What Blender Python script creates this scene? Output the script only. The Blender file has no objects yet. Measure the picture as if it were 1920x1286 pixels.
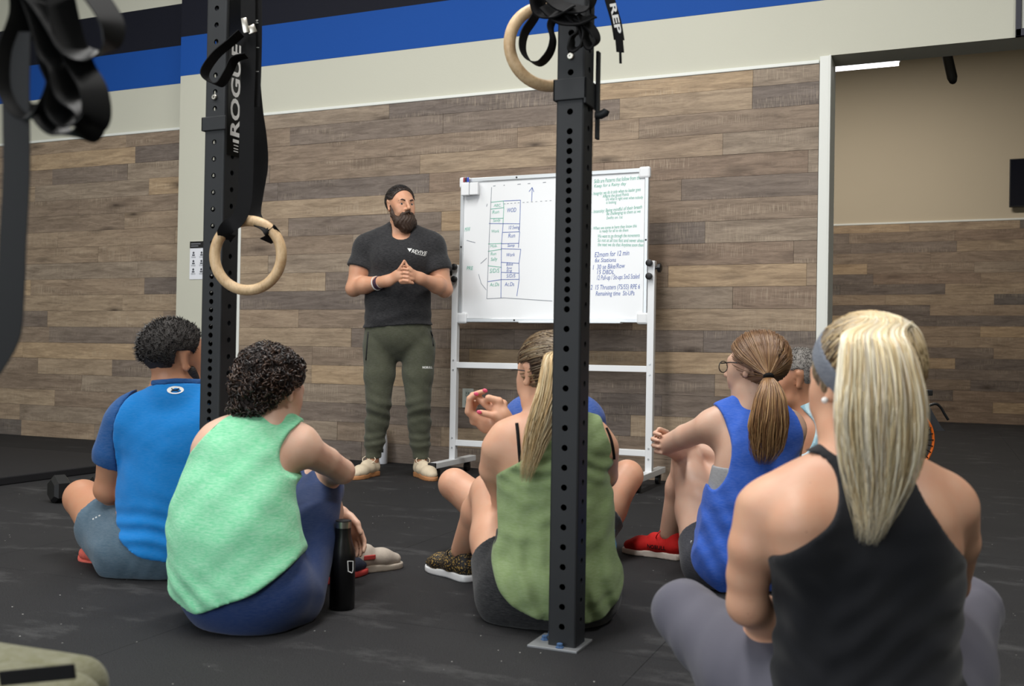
import bpy, bmesh, math, random
import numpy as np
from mathutils import Vector, Matrix
from mathutils.bvhtree import BVHTree

# ------------------------------------------------------------------ camera
SC = bpy.context.scene
COL = SC.collection
FPX, YAW, PITCH, ROLL, CAMZ = 1880.0, 0.40474, 0.00966, 0.01665, 0.755
CF = np.array([-math.sin(YAW)*math.cos(PITCH), math.cos(YAW)*math.cos(PITCH), math.sin(PITCH)])
_r0 = np.array([math.cos(YAW), math.sin(YAW), 0.0]); _u0 = np.cross(_r0, CF)
CR = _r0*math.cos(ROLL) + _u0*math.sin(ROLL); CU = np.cross(CR, CF)
CC = np.array([0, 0, CAMZ])
cam = bpy.data.cameras.new('camera'); camo = bpy.data.objects.new('camera', cam); COL.objects.link(camo)
camo.matrix_world = Matrix(((CR[0], CU[0], -CF[0], 0), (CR[1], CU[1], -CF[1], 0), (CR[2], CU[2], -CF[2], CAMZ), (0, 0, 0, 1)))
cam.sensor_width = 36; cam.sensor_fit = 'HORIZONTAL'; cam.lens = FPX/1920*36
cam.clip_start = .05
cam.dof.use_dof = True; cam.dof.focus_distance = 4.6; cam.dof.aperture_fstop = 5.0
SC.camera = camo
# ------------------------------------------------------------------ light
SC.view_settings.view_transform = 'Standard'; SC.view_settings.look = 'None'
SC.view_settings.gamma = 1.0; SC.view_settings.use_curve_mapping = False
SC.view_settings.exposure = -0.1
W = bpy.data.worlds.new('daylight'); SC.world = W; W.use_nodes = True
W.node_tree.nodes['Background'].inputs[0].default_value = (.80, .90, 1.0, 1)
W.node_tree.nodes['Background'].inputs[1].default_value = 1.0
def area(name, loc, rot, sx, sy, power, col):
    l = bpy.data.lights.new(name, 'AREA'); l.shape = 'RECTANGLE'; l.size = sx; l.size_y = sy; l.energy = power; l.color = col
    o = bpy.data.objects.new(name, l); COL.objects.link(o); o.location = loc; o.rotation_euler = rot
    return o
# daylight falling in through the wide roll-up door behind the camera
area('door_daylight', (-3.4, -3.95, 1.9), (math.radians(90), 0, 0), 6.0, 3.4, 200, (.93, .97, 1.0))
# ceiling light strips of the hall and of the room beyond
CEIL = 4.7
for k, (x, y, p) in enumerate([(-4.6, 0.2, 75), (-4.6, 3.0, 75), (-1.6, 0.2, 120), (-1.6, 3.0, 125), (1.6, 1.6, 120)]):
    area('ceiling_strip_light', (x, y, CEIL-.16), (0, 0, 0), .5, 2.2, p, (1.0, .98, .95))
area('ceiling_strip_light', (-1.0, 10.5, CEIL-.2), (0, 0, 0), 1.8, .4, 155, (1.0, .93, .84))

# ------------------------------------------------------------------ helpers
def at(px, py, D):
    return CC + D*(CF + CR*((px-960)/FPX) - CU*((py-643)/FPX))
def onz(px, py, z=0.0):
    r = CF + CR*((px-960)/FPX) - CU*((py-643)/FPX)
    return CC + r*((z-CAMZ)/r[2])
def ony(px, py, Y):
    r = CF + CR*((px-960)/FPX) - CU*((py-643)/FPX)
    return CC + r*(Y/r[1])
RH = np.array([math.cos(YAW), math.sin(YAW), 0]); FH = np.array([-math.sin(YAW), math.cos(YAW), 0]); ZU = np.array([0, 0, 1.0])
def nrm(v):
    v = np.asarray(v, float); return v/np.linalg.norm(v)

ORG = {}
def org(o):
    return ORG.get(o.name, np.zeros(3)) if o is not None else np.zeros(3)
def tag(o, label=None, cat=None, group=None, kind=None):
    if label: o['label'] = label
    if cat: o['category'] = cat
    if group: o['group'] = group
    if kind: o['kind'] = kind
    return o
def thing(name, label, cat, loc, group=None):
    o = bpy.data.objects.new(name, None); COL.objects.link(o); o.location = tuple(loc); o.empty_display_size = .1
    ORG[o.name] = np.array(loc, float)
    return tag(o, label, cat, group)
def link(name, me, mat, parent=None, smooth=False):
    o = bpy.data.objects.new(name, me); COL.objects.link(o)
    if mat is not None:
        me.materials.clear(); me.materials.append(mat)
    if smooth:
        me.polygons.foreach_set('use_smooth', [True]*len(me.polygons))
    if parent is not None:
        o.parent = parent; ORG[o.name] = org(parent)
    return o
def mesh(name, V, F, mat, parent=None, smooth=False):
    V = np.asarray(V, float) - org(parent)
    me = bpy.data.meshes.new(name); me.from_pydata(V.tolist(), [], [tuple(int(i) for i in f) for f in F]); me.update()
    return link(name, me, mat, parent, smooth)

class MB:
    "collects shapes that belong to ONE part"
    def __init__(s): s.V = []; s.F = []
    def add(s, V, F):
        b = len(s.V); s.V += [tuple(v) for v in V]; s.F += [tuple(b+i for i in f) for f in F]; return s
    def box(s, lo, hi, bev=0.0):
        lo = np.minimum(lo, hi)*1.0; hi = np.maximum(lo, hi)
        return s.obox((lo+hi)/2, (hi-lo)/2, (1, 0, 0), (0, 1, 0), (0, 0, 1), bev)
    def obox(s, c, half, ax, ay, az, bev=0.0):
        c = np.array(c, float); A = [nrm(ax), nrm(ay), nrm(az)]
        if bev <= 0:
            V = [c + A[0]*half[0]*i + A[1]*half[1]*j + A[2]*half[2]*k for i in (-1, 1) for j in (-1, 1) for k in (-1, 1)]
            return s.add(V, [(0, 1, 3, 2), (4, 6, 7, 5), (0, 4, 5, 1), (2, 3, 7, 6), (0, 2, 6, 4), (1, 5, 7, 3)])
        bm = bmesh.new(); bmesh.ops.create_cube(bm, size=2)
        for v in bm.verts: v.co = Vector([v.co[i]*half[i] for i in range(3)])
        bmesh.ops.bevel(bm, geom=list(bm.edges), offset=bev, segments=2, affect='EDGES', profile=.5)
        bm.verts.index_update()
        V = [c + A[0]*v.co[0] + A[1]*v.co[1] + A[2]*v.co[2] for v in bm.verts]
        F = [[v.index for v in f.verts] for f in bm.faces]; bm.free()
        return s.add(V, F)
    def tube(s, P, r, n=10, cap=True, closed=False):
        P = [np.array(p, float) for p in P]; m = len(P)
        R = r if hasattr(r, '__len__') else [r]*m
        V = []; prev = None
        for i in range(m):
            t = P[(i+1) % m]-P[i-1] if closed else (P[min(i+1, m-1)]-P[max(i-1, 0)])
            t = nrm(t)
            if prev is None:
                a = np.array([0, 0, 1.0]) if abs(t[2]) < .9 else np.array([1.0, 0, 0])
                u = nrm(np.cross(t, a))
            else:
                u = nrm(prev - t*np.dot(prev, t))
            prev = u; w = np.cross(t, u)
            V += [P[i] + R[i]*(math.cos(2*math.pi*k/n)*u + math.sin(2*math.pi*k/n)*w) for k in range(n)]
        F = []
        for i in range(m if closed else m-1):
            j = (i+1) % m
            F += [(i*n+k, i*n+(k+1) % n, j*n+(k+1) % n, j*n+k) for k in range(n)]
        if cap and not closed:
            F += [tuple(range(n-1, -1, -1)), tuple((m-1)*n+k for k in range(n))]
        return s.add(V, F)
    def lathe(s, c, prof, axis=(0, 0, 1), n=24):
        c = np.array(c, float); az = nrm(axis); a = np.array([1.0, 0, 0]) if abs(az[0]) < .9 else np.array([0, 1.0, 0])
        u = nrm(np.cross(az, a)); w = np.cross(az, u); V = []; F = []
        for (r, z) in prof:
            V += [c + az*z + r*(math.cos(2*math.pi*k/n)*u + math.sin(2*math.pi*k/n)*w) for k in range(n)]
        m = len(prof)
        for i in range(m-1):
            F += [(i*n+k, i*n+(k+1) % n, (i+1)*n+(k+1) % n, (i+1)*n+k) for k in range(n)]
        F += [tuple(range(n-1, -1, -1)), tuple((m-1)*n+k for k in range(n))]
        return s.add(V, F)
    def ribbon(s, P, wdir, width, th=.0022):
        P = [np.array(p, float) for p in P]; m = len(P); V = []; F = []
        WD = wdir if (hasattr(wdir[0], '__len__')) else [wdir]*m
        for i in range(m):
            t = nrm(P[min(i+1, m-1)]-P[max(i-1, 0)]); w = np.array(WD[i], float); w = nrm(w - t*np.dot(w, t)); nn = np.cross(t, w)
            h = width/2
            V += [P[i]-w*h-nn*th/2, P[i]+w*h-nn*th/2, P[i]+w*h+nn*th/2, P[i]-w*h+nn*th/2]
        for i in range(m-1):
            F += [(i*4+k, i*4+(k+1) % 4, (i+1)*4+(k+1) % 4, (i+1)*4+k) for k in range(4)]
        F += [(3, 2, 1, 0), tuple((m-1)*4+k for k in range(4))]
        return s.add(V, F)
    def build(s, name, mat, parent=None, smooth=False):
        return mesh(name, s.V, s.F, mat, parent, smooth)
def spline(P, n=8, closed=False):
    "Catmull-Rom through points (any dimension)"
    P = [np.array(p, float) for p in P]; m = len(P); out = []
    for i in range(m if closed else m-1):
        if closed: a, b, c, d = P[i-1], P[i], P[(i+1) % m], P[(i+2) % m]
        else: a, b, c, d = P[max(i-1, 0)], P[i], P[i+1], P[min(i+2, m-1)]
        for k in range(n):
            t = k/n
            out.append(.5*((2*b)+(c-a)*t+(2*a-5*b+4*c-d)*t*t+(-a+3*b-3*c+d)*t**3))
    if not closed: out.append(P[-1])
    return out
def autosmooth(o, ang=40):
    me = o.data; me.polygons.foreach_set('use_smooth', [True]*len(me.polygons))
    me.set_sharp_from_angle(angle=math.radians(ang)); return o

# ------------------------------------------------------------------ materials
def srgb(r, g, b):
    f = lambda c: (c/255/12.92) if c/255 <= .04045 else ((c/255+.055)/1.055)**2.4
    return (f(r), f(g), f(b))
class NT:
    def __init__(s, name):
        s.m = bpy.data.materials.new(name); s.m.use_nodes = True; s.t = s.m.node_tree; s.b = s.t.nodes['Principled BSDF']
    def n(s, typ, **kw):
        nd = s.t.nodes.new(typ)
        for k, v in kw.items():
            if hasattr(nd, k): setattr(nd, k, v)
            else: nd.inputs[k.replace('_', ' ')].default_value = v
        return nd
    def l(s, a, b): s.t.links.new(a, b)
    def mix(s, fac, a, b, mode='MIX'):
        nd = s.t.nodes.new('ShaderNodeMix'); nd.data_type = 'RGBA'; nd.blend_type = mode
        for i, v in ((0, fac), (6, a), (7, b)):
            if hasattr(v, 'is_linked') or hasattr(v, 'links'): s.l(v, nd.inputs[i])
            else: nd.inputs[i].default_value = v if i == 0 else (*v, 1) if len(v) == 3 else v
        return nd.outputs[2]
    def ramp(s, src, stops, interp='LINEAR'):
        nd = s.t.nodes.new('ShaderNodeValToRGB'); nd.color_ramp.interpolation = interp; e = nd.color_ramp.elements
        while len(e) > 1: e.remove(e[-1])
        e[0].position = stops[0][0]; e[0].color = (*stops[0][1], 1)
        for p, c in stops[1:]:
            q = e.new(p); q.color = (*c, 1)
        s.l(src, nd.inputs[0]); return nd.outputs[0]
    def noise(s, vec, scale, detail=4, rough=.5, dim='3D'):
        nd = s.t.nodes.new('ShaderNodeTexNoise'); nd.inputs['Scale'].default_value = scale; nd.inputs['Detail'].default_value = detail; nd.inputs['Roughness'].default_value = rough
        if vec is not None: s.l(vec, nd.inputs['Vector'])
        return nd.outputs['Fac']
    def pos(s, scale=(1, 1, 1), offs=None):
        g = s.t.nodes.new('ShaderNodeNewGeometry'); mp = s.t.nodes.new('ShaderNodeMapping'); mp.inputs['Scale'].default_value = scale
        src = g.outputs['Position']
        if offs is not None:
            a = s.t.nodes.new('ShaderNodeVectorMath'); a.operation = 'ADD'; s.l(src, a.inputs[0]); s.l(offs, a.inputs[1]); src = a.outputs[0]
        s.l(src, mp.inputs['Vector']); return mp.outputs[0]
    def bump(s, h, strength=.2, dist=.002):
        nd = s.t.nodes.new('ShaderNodeBump'); nd.inputs['Strength'].default_value = strength; nd.inputs['Distance'].default_value = dist
        s.l(h, nd.inputs['Height']); s.l(nd.outputs[0], s.b.inputs['Normal'])
    def set(s, color=None, rough=.5, metal=0, spec=.5):
        if color is not None:
            if hasattr(color, 'links'): s.l(color, s.b.inputs['Base Color'])
            else: s.b.inputs['Base Color'].default_value = (*color, 1)
        s.b.inputs['Roughness'].default_value = rough; s.b.inputs['Metallic'].default_value = metal
        s.b.inputs['Specular IOR Level'].default_value = spec
        return s.m
def plain(name, col, rough=.5, metal=0, spec=.5, var=.0, vscale=40, bump=0, bscale=200):
    t = NT(name); c = col
    if var:
        f = t.noise(t.pos(), vscale, 4); c = t.mix(f, tuple(x*(1-var) for x in col), tuple(min(1, x*(1+var)) for x in col))
    if bump: t.bump(t.noise(t.pos(), bscale, 3), bump, .002)
    return t.set(c, rough, metal, spec)

def mat_wood():
    t = NT('weathered_wood'); oi = t.n('ShaderNodeObjectInfo'); r = oi.outputs['Random']
    sc = t.n('ShaderNodeVectorMath', operation='SCALE'); cx = t.n('ShaderNodeCombineXYZ'); cx.inputs[0].default_value = 37; cx.inputs[1].default_value = 11; cx.inputs[2].default_value = 23
    t.l(cx.outputs[0], sc.inputs[0]); t.l(r, sc.inputs['Scale']); off = sc.outputs[0]
    tone = t.ramp(r, [(0, srgb(142, 126, 110)), (.14, srgb(156, 138, 118)), (.28, srgb(128, 116, 106)), (.42, srgb(162, 144, 122)), (.55, srgb(118, 108, 101)), (.68, srgb(150, 136, 120)), (.82, srgb(174, 152, 124)), (.90, srgb(140, 122, 106)), (.97, srgb(108, 101, 96))], 'CONSTANT')
    grain = t.noise(t.pos((1.3, 1, 11), off), 3.0, 9, .68); grain.node.inputs['Distortion'].default_value = .9
    fine = t.noise(t.pos((9, 1, 110), off), 3.0, 5, .6)
    blot = t.noise(t.pos((1.2, 1, 3.5), off), 2.2, 3, .5)
    c1 = t.mix(t.ramp(grain, [(.33, (0, 0, 0)), (.62, (1, 1, 1))]), (.66, .63, .61), (1.18, 1.17, 1.16))
    c = t.mix(1.0, tone, c1, 'MULTIPLY')
    c = t.mix(1.0, c, t.mix(t.ramp(fine, [(.35, (0, 0, 0)), (.65, (1, 1, 1))]), (.86, .85, .84), (1.10, 1.09, 1.08)), 'MULTIPLY')
    c = t.mix(t.ramp(blot, [(.42, (0, 0, 0)), (.68, (.7, .7, .7))]), c, t.mix(1.0, c, (.80, .79, .80), 'MULTIPLY'))
    # pale vertical saw marks
    saw = t.noise(t.pos((150, 1, 7), off), 1.5, 3, .5); sm = t.noise(t.pos((.9, 1, 6), off), 2.0, 2)
    mm = t.n('ShaderNodeMath', operation='MULTIPLY'); t.l(t.ramp(saw, [(.5, (0, 0, 0)), (.72, (1, 1, 1))]), mm.inputs[0]); t.l(t.ramp(sm, [(.5, (0, 0, 0)), (.66, (.6, .6, .6))]), mm.inputs[1])
    c = t.mix(mm.outputs[0], c, srgb(188, 172, 150))
    # knots with streaks
    vo = t.n('ShaderNodeTexVoronoi'); vo.inputs['Scale'].default_value = 1.0; t.l(t.pos((1.5, 1, 5.5), off), vo.inputs['Vector'])
    kn = t.ramp(vo.outputs['Distance'], [(.02, (.9, .9, .9)), (.07, (.5, .5, .5)), (.20, (0, 0, 0))])
    c = t.mix(kn, c, srgb(62, 50, 42))
    t.bump(fine, .35, .002)
    return t.set(c, .62, 0, .35)
def mat_floor():
    t = NT('black_rubber'); p = t.pos()
    n1 = t.noise(p, 1.1, 5, .6); n2 = t.noise(p, 420, 2, .5)
    c = t.mix(t.ramp(n1, [(.35, (0, 0, 0)), (.7, (1, 1, 1))]), srgb(22, 22, 23), srgb(32, 32, 33))
    c = t.mix(t.ramp(n2, [(.40, (0, 0, 0)), (.75, (1, 1, 1))]), c, srgb(60, 60, 62))
    # chalk dust and crumbs
    v = t.n('ShaderNodeTexVoronoi'); v.inputs['Scale'].default_value = 22; t.l(p, v.inputs['Vector'])
    spk = t.ramp(v.outputs['Distance'], [(.035, (1, 1, 1)), (.06, (0, 0, 0))]); reg = t.ramp(t.noise(p, 1.7, 2), [(.46, (0, 0, 0)), (.58, (1, 1, 1))])
    m = t.n('ShaderNodeMath', operation='MULTIPLY'); t.l(spk, m.inputs[0]); t.l(reg, m.inputs[1])
    c = t.mix(m.outputs[0], c, srgb(200, 198, 194))
    sm = t.ramp(t.noise(t.pos((1, 2.2, 1)), 2.4, 6, .7), [(.56, (0, 0, 0)), (.80, (.2, .2, .2))])
    c = t.mix(sm, c, srgb(150, 150, 150))
    t.bump(n2, .5, .003)
    return t.set(c, .8, 0, .2)
def mat_wall(name, col):
    t = NT(name); c = t.mix(t.noise(t.pos(), 1.3, 3), tuple(x*.96 for x in col), tuple(min(1, x*1.03) for x in col))
    t.bump(t.noise(t.pos(), 90, 4, .6), .25, .002)
    return t.set(c, .75, 0, .3)
M = {}
M['wood'] = mat_wood(); M['floor'] = mat_floor()
M['cream'] = mat_wall('cream_paint', srgb(200, 199, 184)); M['tan'] = mat_wall('tan_paint', srgb(196, 184, 162))
M['blue'] = mat_wall('blue_paint', srgb(14, 74, 156)); M['navy'] = mat_wall('navy_paint', srgb(10, 13, 28))
M['trim'] = plain('white_trim', srgb(228, 230, 224), .45)
M['gap'] = plain('dark_joint', srgb(40, 34, 30), .9)
M['ceil'] = mat_wall('ceiling_paint', srgb(205, 205, 200))
M['steel'] = plain('black_powder_coat', srgb(29, 31, 34), .55, 0, .4, .12, 25, .25, 900)
M['strap'] = plain('black_webbing', srgb(12, 12, 14), .75, 0, .2, .2, 300, .4, 1500)
M['bolt'] = plain('zinc_bolt', srgb(190, 185, 175), .3, 1.0)
M['bluebolt'] = plain('blue_anchor_bolt', srgb(70, 100, 140), .5, .3)
M['plate'] = plain('bare_steel_plate', srgb(150, 152, 155), .5, .6, .5, .25, 30)
M['white'] = plain('white_enamel', srgb(232, 234, 236), .35)
M['board'] = plain('whiteboard_gloss', srgb(236, 238, 240), .16, 0, .5)
M['alu'] = plain('brushed_aluminium', srgb(205, 208, 210), .35, .6)
M['black'] = plain('black_plastic', srgb(20, 20, 22), .45)
M['blackgloss'] = plain('black_gloss', srgb(12, 12, 14), .15)
M['print'] = plain('white_print', srgb(225, 225, 222), .6)
M['glow'] = None
# ------------------------------------------------------------------ setting
YW, YL, YF, WT = 5.928, 6.092, 13.3, 2.43
XL, XO, XP = -5.29, -0.605, -4.69        # wall corner, opening edge, wood start
def struct(name, lo, hi, mat, bev=0):
    o = MB().box(np.array(lo, float), np.array(hi, float), bev).build(name, mat); o['kind'] = 'structure'; return o
def child_box(name, lo, hi, mat, parent, bev=0):
    return MB().box(np.array(lo, float), np.array(hi, float), bev).build(name, mat, parent)
floor = struct('floor', (-9.2, -4.2, -.12), (6.2, 13.4, -.012), M['gap'])
xe = [-9.2, -7.98, -6.76, -5.54, -4.32, -3.1, -1.88, -.66, .56, 1.78, 3.0, 4.22, 5.44, 6.2]
ye = [-4.2, -2.2, .62, 2.45, 4.28, 6.11, 7.94, 9.77, 11.6, 13.3]
for i in range(len(xe)-1):
    for j in range(len(ye)-1):
        child_box('rubber_mat', (xe[i]+.0006, ye[j]+.0006, -.012), (xe[i+1]-.0006, ye[j+1]-.0006, 0), M['floor'], floor)
wb = struct('wall_back', (XL, YW, 0), (XO-.0, YW+.24, CEIL), M['cream'])
child_box('header', (XO, YW, 2.475), (6.2, YW+.24, CEIL), M['cream'], wb)
wl = struct('wall_left', (-9.2, YL, 0), (XL, YL+.12, CEIL), M['cream'])
ws = struct('wall_side', (-9.32, -4.2, 0), (-9.2, 6.2, CEIL), M['cream'])
wr = struct('wall_right', (6.2, -4.2, 0), (6.32, 13.4, CEIL), M['cream'])
wf = struct('wall_far', (-6.0, YF, 0), (6.2, YF+.12, CEIL), M['tan'])
wg = struct('wall_partition', (-6.0, YW+.24, 0), (-5.88, YF, CEIL), M['tan'])
ce = struct('ceiling', (-9.3, -4.3, CEIL), (6.3, 13.4, CEIL+.1), M['ceil'])
wn = struct('wall_door', (-9.2, -4.3, 0), (-6.4, -4.2, CEIL), M['cream'])
child_box('door_pier', (-.4, -4.3, 0), (6.2, -4.2, CEIL), M['cream'], wn); child_box('door_lintel', (-6.4, -4.3, 3.6), (-.4, -4.2, CEIL), M['cream'], wn)
# painted bands
for lo, hi, mt in ((2.795, 3.09, 'blue'), (3.09, 3.415, 'navy')):
    child_box('painted_band', (XL-.001, YW-.0015, lo), (1.2, YW+.001, hi), M[mt], wb)
    child_box('painted_band', (-9.2, YL-.0015, lo), (XL, YL+.001, hi), M[mt], wl)
# light strip housings (the lamps themselves are at the top)
def strip(x, y, z, hx, hy, label):
    t = thing('ceiling_light', label, 'light', (x, y, z)); MB().box(np.array((x-hx, y-hy, z)), np.array((x+hx, y+hy, z+.06)), .008).build('housing', M['white'], t); return t
for lb, x, y in (('long white ceiling light strip over the left rear of the hall', -4.6, .2), ('long white ceiling light strip over the left middle of the hall', -4.6, 3.0), ('long white ceiling light strip over the right rear of the hall', -1.6, .2), ('long white ceiling light strip over the right middle of the hall', -1.6, 3.0)):
    strip(x, y, CEIL-.10, .26, 1.12, lb)
strip(1.6, 1.6, CEIL-.10, .26, 1.12, 'long white ceiling light strip at the far right of the hall')
strip(-1.0, 10.5, CEIL-.14, .92, .22, 'wide white ceiling light strip deep in the room beyond')
# planks
PLM = bpy.data.meshes.new('plank'); bmp = bmesh.new(); bmesh.ops.create_cube(bmp, size=1); bmp.to_mesh(PLM); bmp.free(); PLM.materials.append(M['wood'])
rng = random.Random(5)
def planks(parent, x0, x1, Y, top, row, first, L, seed):
    rg = random.Random(seed); z1 = top; k = 0; z0 = top-first; last = -1
    pats = [0, .58, .22, .80, .40]
    while z1 > .004:
        z0 = max(z0, 0.0); s = x0 - pats[k % 5]*L - rg.choice((0, 0, .1))
        while s < x1:
            ln = L*rg.choice((1, 1, 1, .66, 1)); a, b = max(s, x0), min(s+ln, x1); s += ln
            if b-a < .03: continue
            o = bpy.data.objects.new('plank', PLM); COL.objects.link(o); o.parent = parent
            th = .012+rg.choice((0, .001, .002))
            o.location = ((a+b)/2, Y-th/2, (z0+z1)/2); o.scale = (b-a-.0016, th, z1-z0-.0016)
        z1 = z0; z0 = z1-row; k += 1
child_box('plank_backing', (XP, YW-.003, 0), (XO-.05, YW+.001, WT), M['gap'], wb)
child_box('plank_backing', (-9.2, YL-.003, 0), (XL-.0, YL+.001, WT), M['gap'], wl)
child_box('plank_backing', (-5.88, YF-.003, 0), (6.2, YF+.001, WT), M['gap'], wf)
planks(wb, XP, XO-.052, YW-.002, WT, .1295, .10, 1.22, 3)
planks(wl, -8.4, XL, YL-.002, WT, .1295, .10, 1.22, 9)
planks(wf, -1.6, 1.4, YF-.002, WT, .1295, .10, 1.22, 14)
# white trims
def trim(n, lo, hi):
    o = MB().box(np.array(lo), np.array(hi), .004).build('trim_%d' % n, M['trim']); o['kind'] = 'structure'
trim(1, (XP-.042, YW-.02, 0), (XP-.001, YW-.0005, WT+.02))
trim(2, (XP, YW-.02, WT+.001), (XO-.053, YW-.0005, WT+.022))
trim(3, (XO-.05, YW-.022, 0), (XO+.004, YW-.0005, 2.47))
trim(4, (-9.2, YL-.02, WT+.001), (XL, YL-.0005, WT+.022))
trim(5, (-5.88, YF-.02, WT+.001), (6.2, YF-.0005, WT+.025))
trim(6, (XO+.0005, YW-.022, 0), (XO+.012, YW+.245, 2.474))

# ------------------------------------------------------------------ text
def text_mesh(s, size, shear=0.0, bold=0.0, sx=1.0):
    cu = bpy.data.curves.new('lettering', 'FONT'); cu.body = s; cu.size = size; cu.shear = shear; cu.offset = bold; cu.align_x = 'LEFT'; cu.resolution_u = 3
    o = bpy.data.objects.new('lettering', cu); COL.objects.link(o); dg = bpy.context.evaluated_depsgraph_get()
    me = bpy.data.meshes.new_from_object(o.evaluated_get(dg)); bpy.data.objects.remove(o); bpy.data.curves.remove(cu)
    V = np.array([v.co[:] for v in me.vertices]).reshape(-1, 3); F = [tuple(p.vertices) for p in me.polygons]; bpy.data.meshes.remove(me)
    V[:, 0] *= sx
    return V, F
def lettering(name, s, origin, ax, ay, size, mat, parent, shear=0, bold=0, sx=1.0, width=None, conform=None, lift=.0012):
    V, F = text_mesh(s, size, shear, bold, sx)
    if width: V[:, 0] *= width/max(1e-6, V[:, 0].max()-V[:, 0].min())
    ax, ay = nrm(ax), nrm(ay); W = np.array(origin) + V[:, :1]*ax + V[:, 1:2]*ay
    if conform is not None: W = drape(W, conform, -np.cross(ax, ay), lift)
    return mesh(name, W, F, mat, parent)
def bvh_of(o):
    me = o.data; O = org(o); V = [Vector(np.array(v.co)+O) for v in me.vertices]
    return BVHTree.FromPolygons(V, [tuple(p.vertices) for p in me.polygons])
def drape(W, bvh, d, lift):
    d = nrm(d); out = []
    for p in W:
        h = bvh.ray_cast(Vector(p-d*.25), Vector(d), .6)
        out.append(np.array(h[0])-d*lift if h[0] is not None else p)
    return np.array(out)
# ------------------------------------------------------------------ rig posts
def rig_post(label, cx, cy, dense, top=3.2, pw=.085):
    w = .0762/2; t = thing('rig_post', label, 'rig post', (cx, cy, 0)); mb = MB(); hr = .0082; pitch = .0508
    def face(o, ax, holes):
        # one face: strip with round holes; o = centre bottom, ax = width direction, normal = outward
        ax = np.array(ax, float); zs = sorted(holes); rr = .006; ww = w-rr; cells = []; z = 0.006
        for i, h in enumerate(zs):
            nx = zs[i+1] if i+1 < len(zs) else top; pv = zs[i-1] if i else -1
            lo = max(z, (pv+h)/2 if i else h-.02); hi = min((h+nx)/2, h+.0254)
            lo = max(lo, h-.0254)
            if lo > z+1e-5: cells.append((z, lo, None))
            cells.append((lo, hi, h)); z = hi
        cells.append((z, top, None)); n = 16
        for lo, hi, h in cells:
            P = lambda u, zz: o + ax*u + ZU*zz
            if h is None:
                mb.add([P(-ww, lo), P(ww, lo), P(ww, hi), P(-ww, hi)], [(0, 1, 2, 3)]); continue
            ring = [(hr*math.cos(a), h+hr*math.sin(a)) for a in [2*math.pi*(k+.5)/n for k in range(n)]]
            outer = []
            for (x, y) in ring:
                dx, dy = x/hr, (y-h)/hr; sc = min(ww/abs(dx) if dx else 9, ((hi-h) if dy > 0 else (h-lo))/abs(dy) if dy else 9)
                outer.append([dx*sc, h+dy*sc])
            # snap the nearest rays to the corners
            for cxx, cyy in ((-ww, lo), (ww, lo), (ww, hi), (-ww, hi)):
                k = min(range(n), key=lambda q: (outer[q][0]-cxx)**2+(outer[q][1]-cyy)**2); outer[k] = [cxx, cyy]
            nn = nrm(np.cross(ax, ZU))
            V = [P(*p) for p in ring]+[P(*p) for p in outer]+[P(*p)-nn*.0055 for p in ring]
            F = [(k, n+k, n+(k+1) % n, (k+1) % n) for k in range(n)]+[(k, (k+1) % n, 2*n+(k+1) % n, 2*n+k) for k in range(n)]
            mb.add(V, F)
    base = .056
    std = [base+pitch*i for i in range(int((top-.1)/pitch))]
    d0, d1 = dense
    dn = [z for z in std] + [z+pitch/2 for z in std if d0 < z < d1]
    c = np.array((cx, cy, 0.0))
    face(c+np.array((0, -w, 0)), (1, 0, 0), dn); face(c+np.array((w, 0, 0)), (0, 1, 0), [z+.012 for z in std])
    face(c+np.array((0, w, 0)), (-1, 0, 0), dn); face(c+np.array((-w, 0, 0)), (0, -1, 0), [z+.012 for z in std])
    rr = .006
    for sx, sy, a0 in ((1, -1, -90), (1, 1, 0), (-1, 1, 90), (-1, -1, 180)):
        cc = c+np.array((sx*(w-rr), sy*(w-rr), 0)); V = []; F = []
        for k in range(5):
            a = math.radians(a0+22.5*k); V += [cc+np.array((rr*math.cos(a), rr*math.sin(a), .006)), cc+np.array((rr*math.cos(a), rr*math.sin(a), top))]
        mb.add(V, [(2*k, 2*k+2, 2*k+3, 2*k+1) for k in range(4)])
    o = mb.build('upright', M['steel'], t); autosmooth(o, 35)
    pl = MB(); pl.box(np.array((cx-pw, cy-.062, .0)), np.array((cx+.05, cy+.062, .006)), .001).build('base_plate', M['plate'], t)
    for bx, by in ((-.06, .0), (.0, -.05), (-.06, .045)):
        b = MB().lathe((cx+bx, cy+by, .006), [(.011, 0), (.011, .003), (.008, .004), (.008, .011), (.006, .012)], n=6).build('anchor_bolt', M['bluebolt'], t)
    return t
PC, P1 = (-.8845, 2.456), (-2.029, 2.462)
pc = rig_post('black perforated steel post in the centre, bolted to the floor', *PC, (.85, 1.28))
p1 = rig_post('black perforated steel post with white ROGUE lettering on the left', *P1, (.45, .98), pw=.05)
def collar(t, cx, cy, z0, z1, name='collar', side=True):
    w = .0381; e = .007; mb = MB()
    mb.box(np.array((cx-w-e, cy-w-e, z0)), np.array((cx+w+e, cy-w-.0005, z1)), .002)
    if side: mb.box(np.array((cx+w+.0005, cy-w-e, z0-.012)), np.array((cx+w+e, cy+w+e, z1-.0)), .002)
    mb.box(np.array((cx-w-e, cy-w-e, z0)), np.array((cx-w-.0005, cy+w+e, z1)), .002)
    return mb.build(name, M['steel'], t)
def post_z(px, py, c): # height on a post's front face
    return ony(px, py, c[1]-.0381)[2]
zc0, zc1 = post_z(1065, 188, PC), post_z(1065, 148, PC)
collar(pc, *PC, zc0, zc1)
zc = post_z(400, 245, P1); collar(p1, *P1, zc, zc+.042, side=False)
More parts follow.
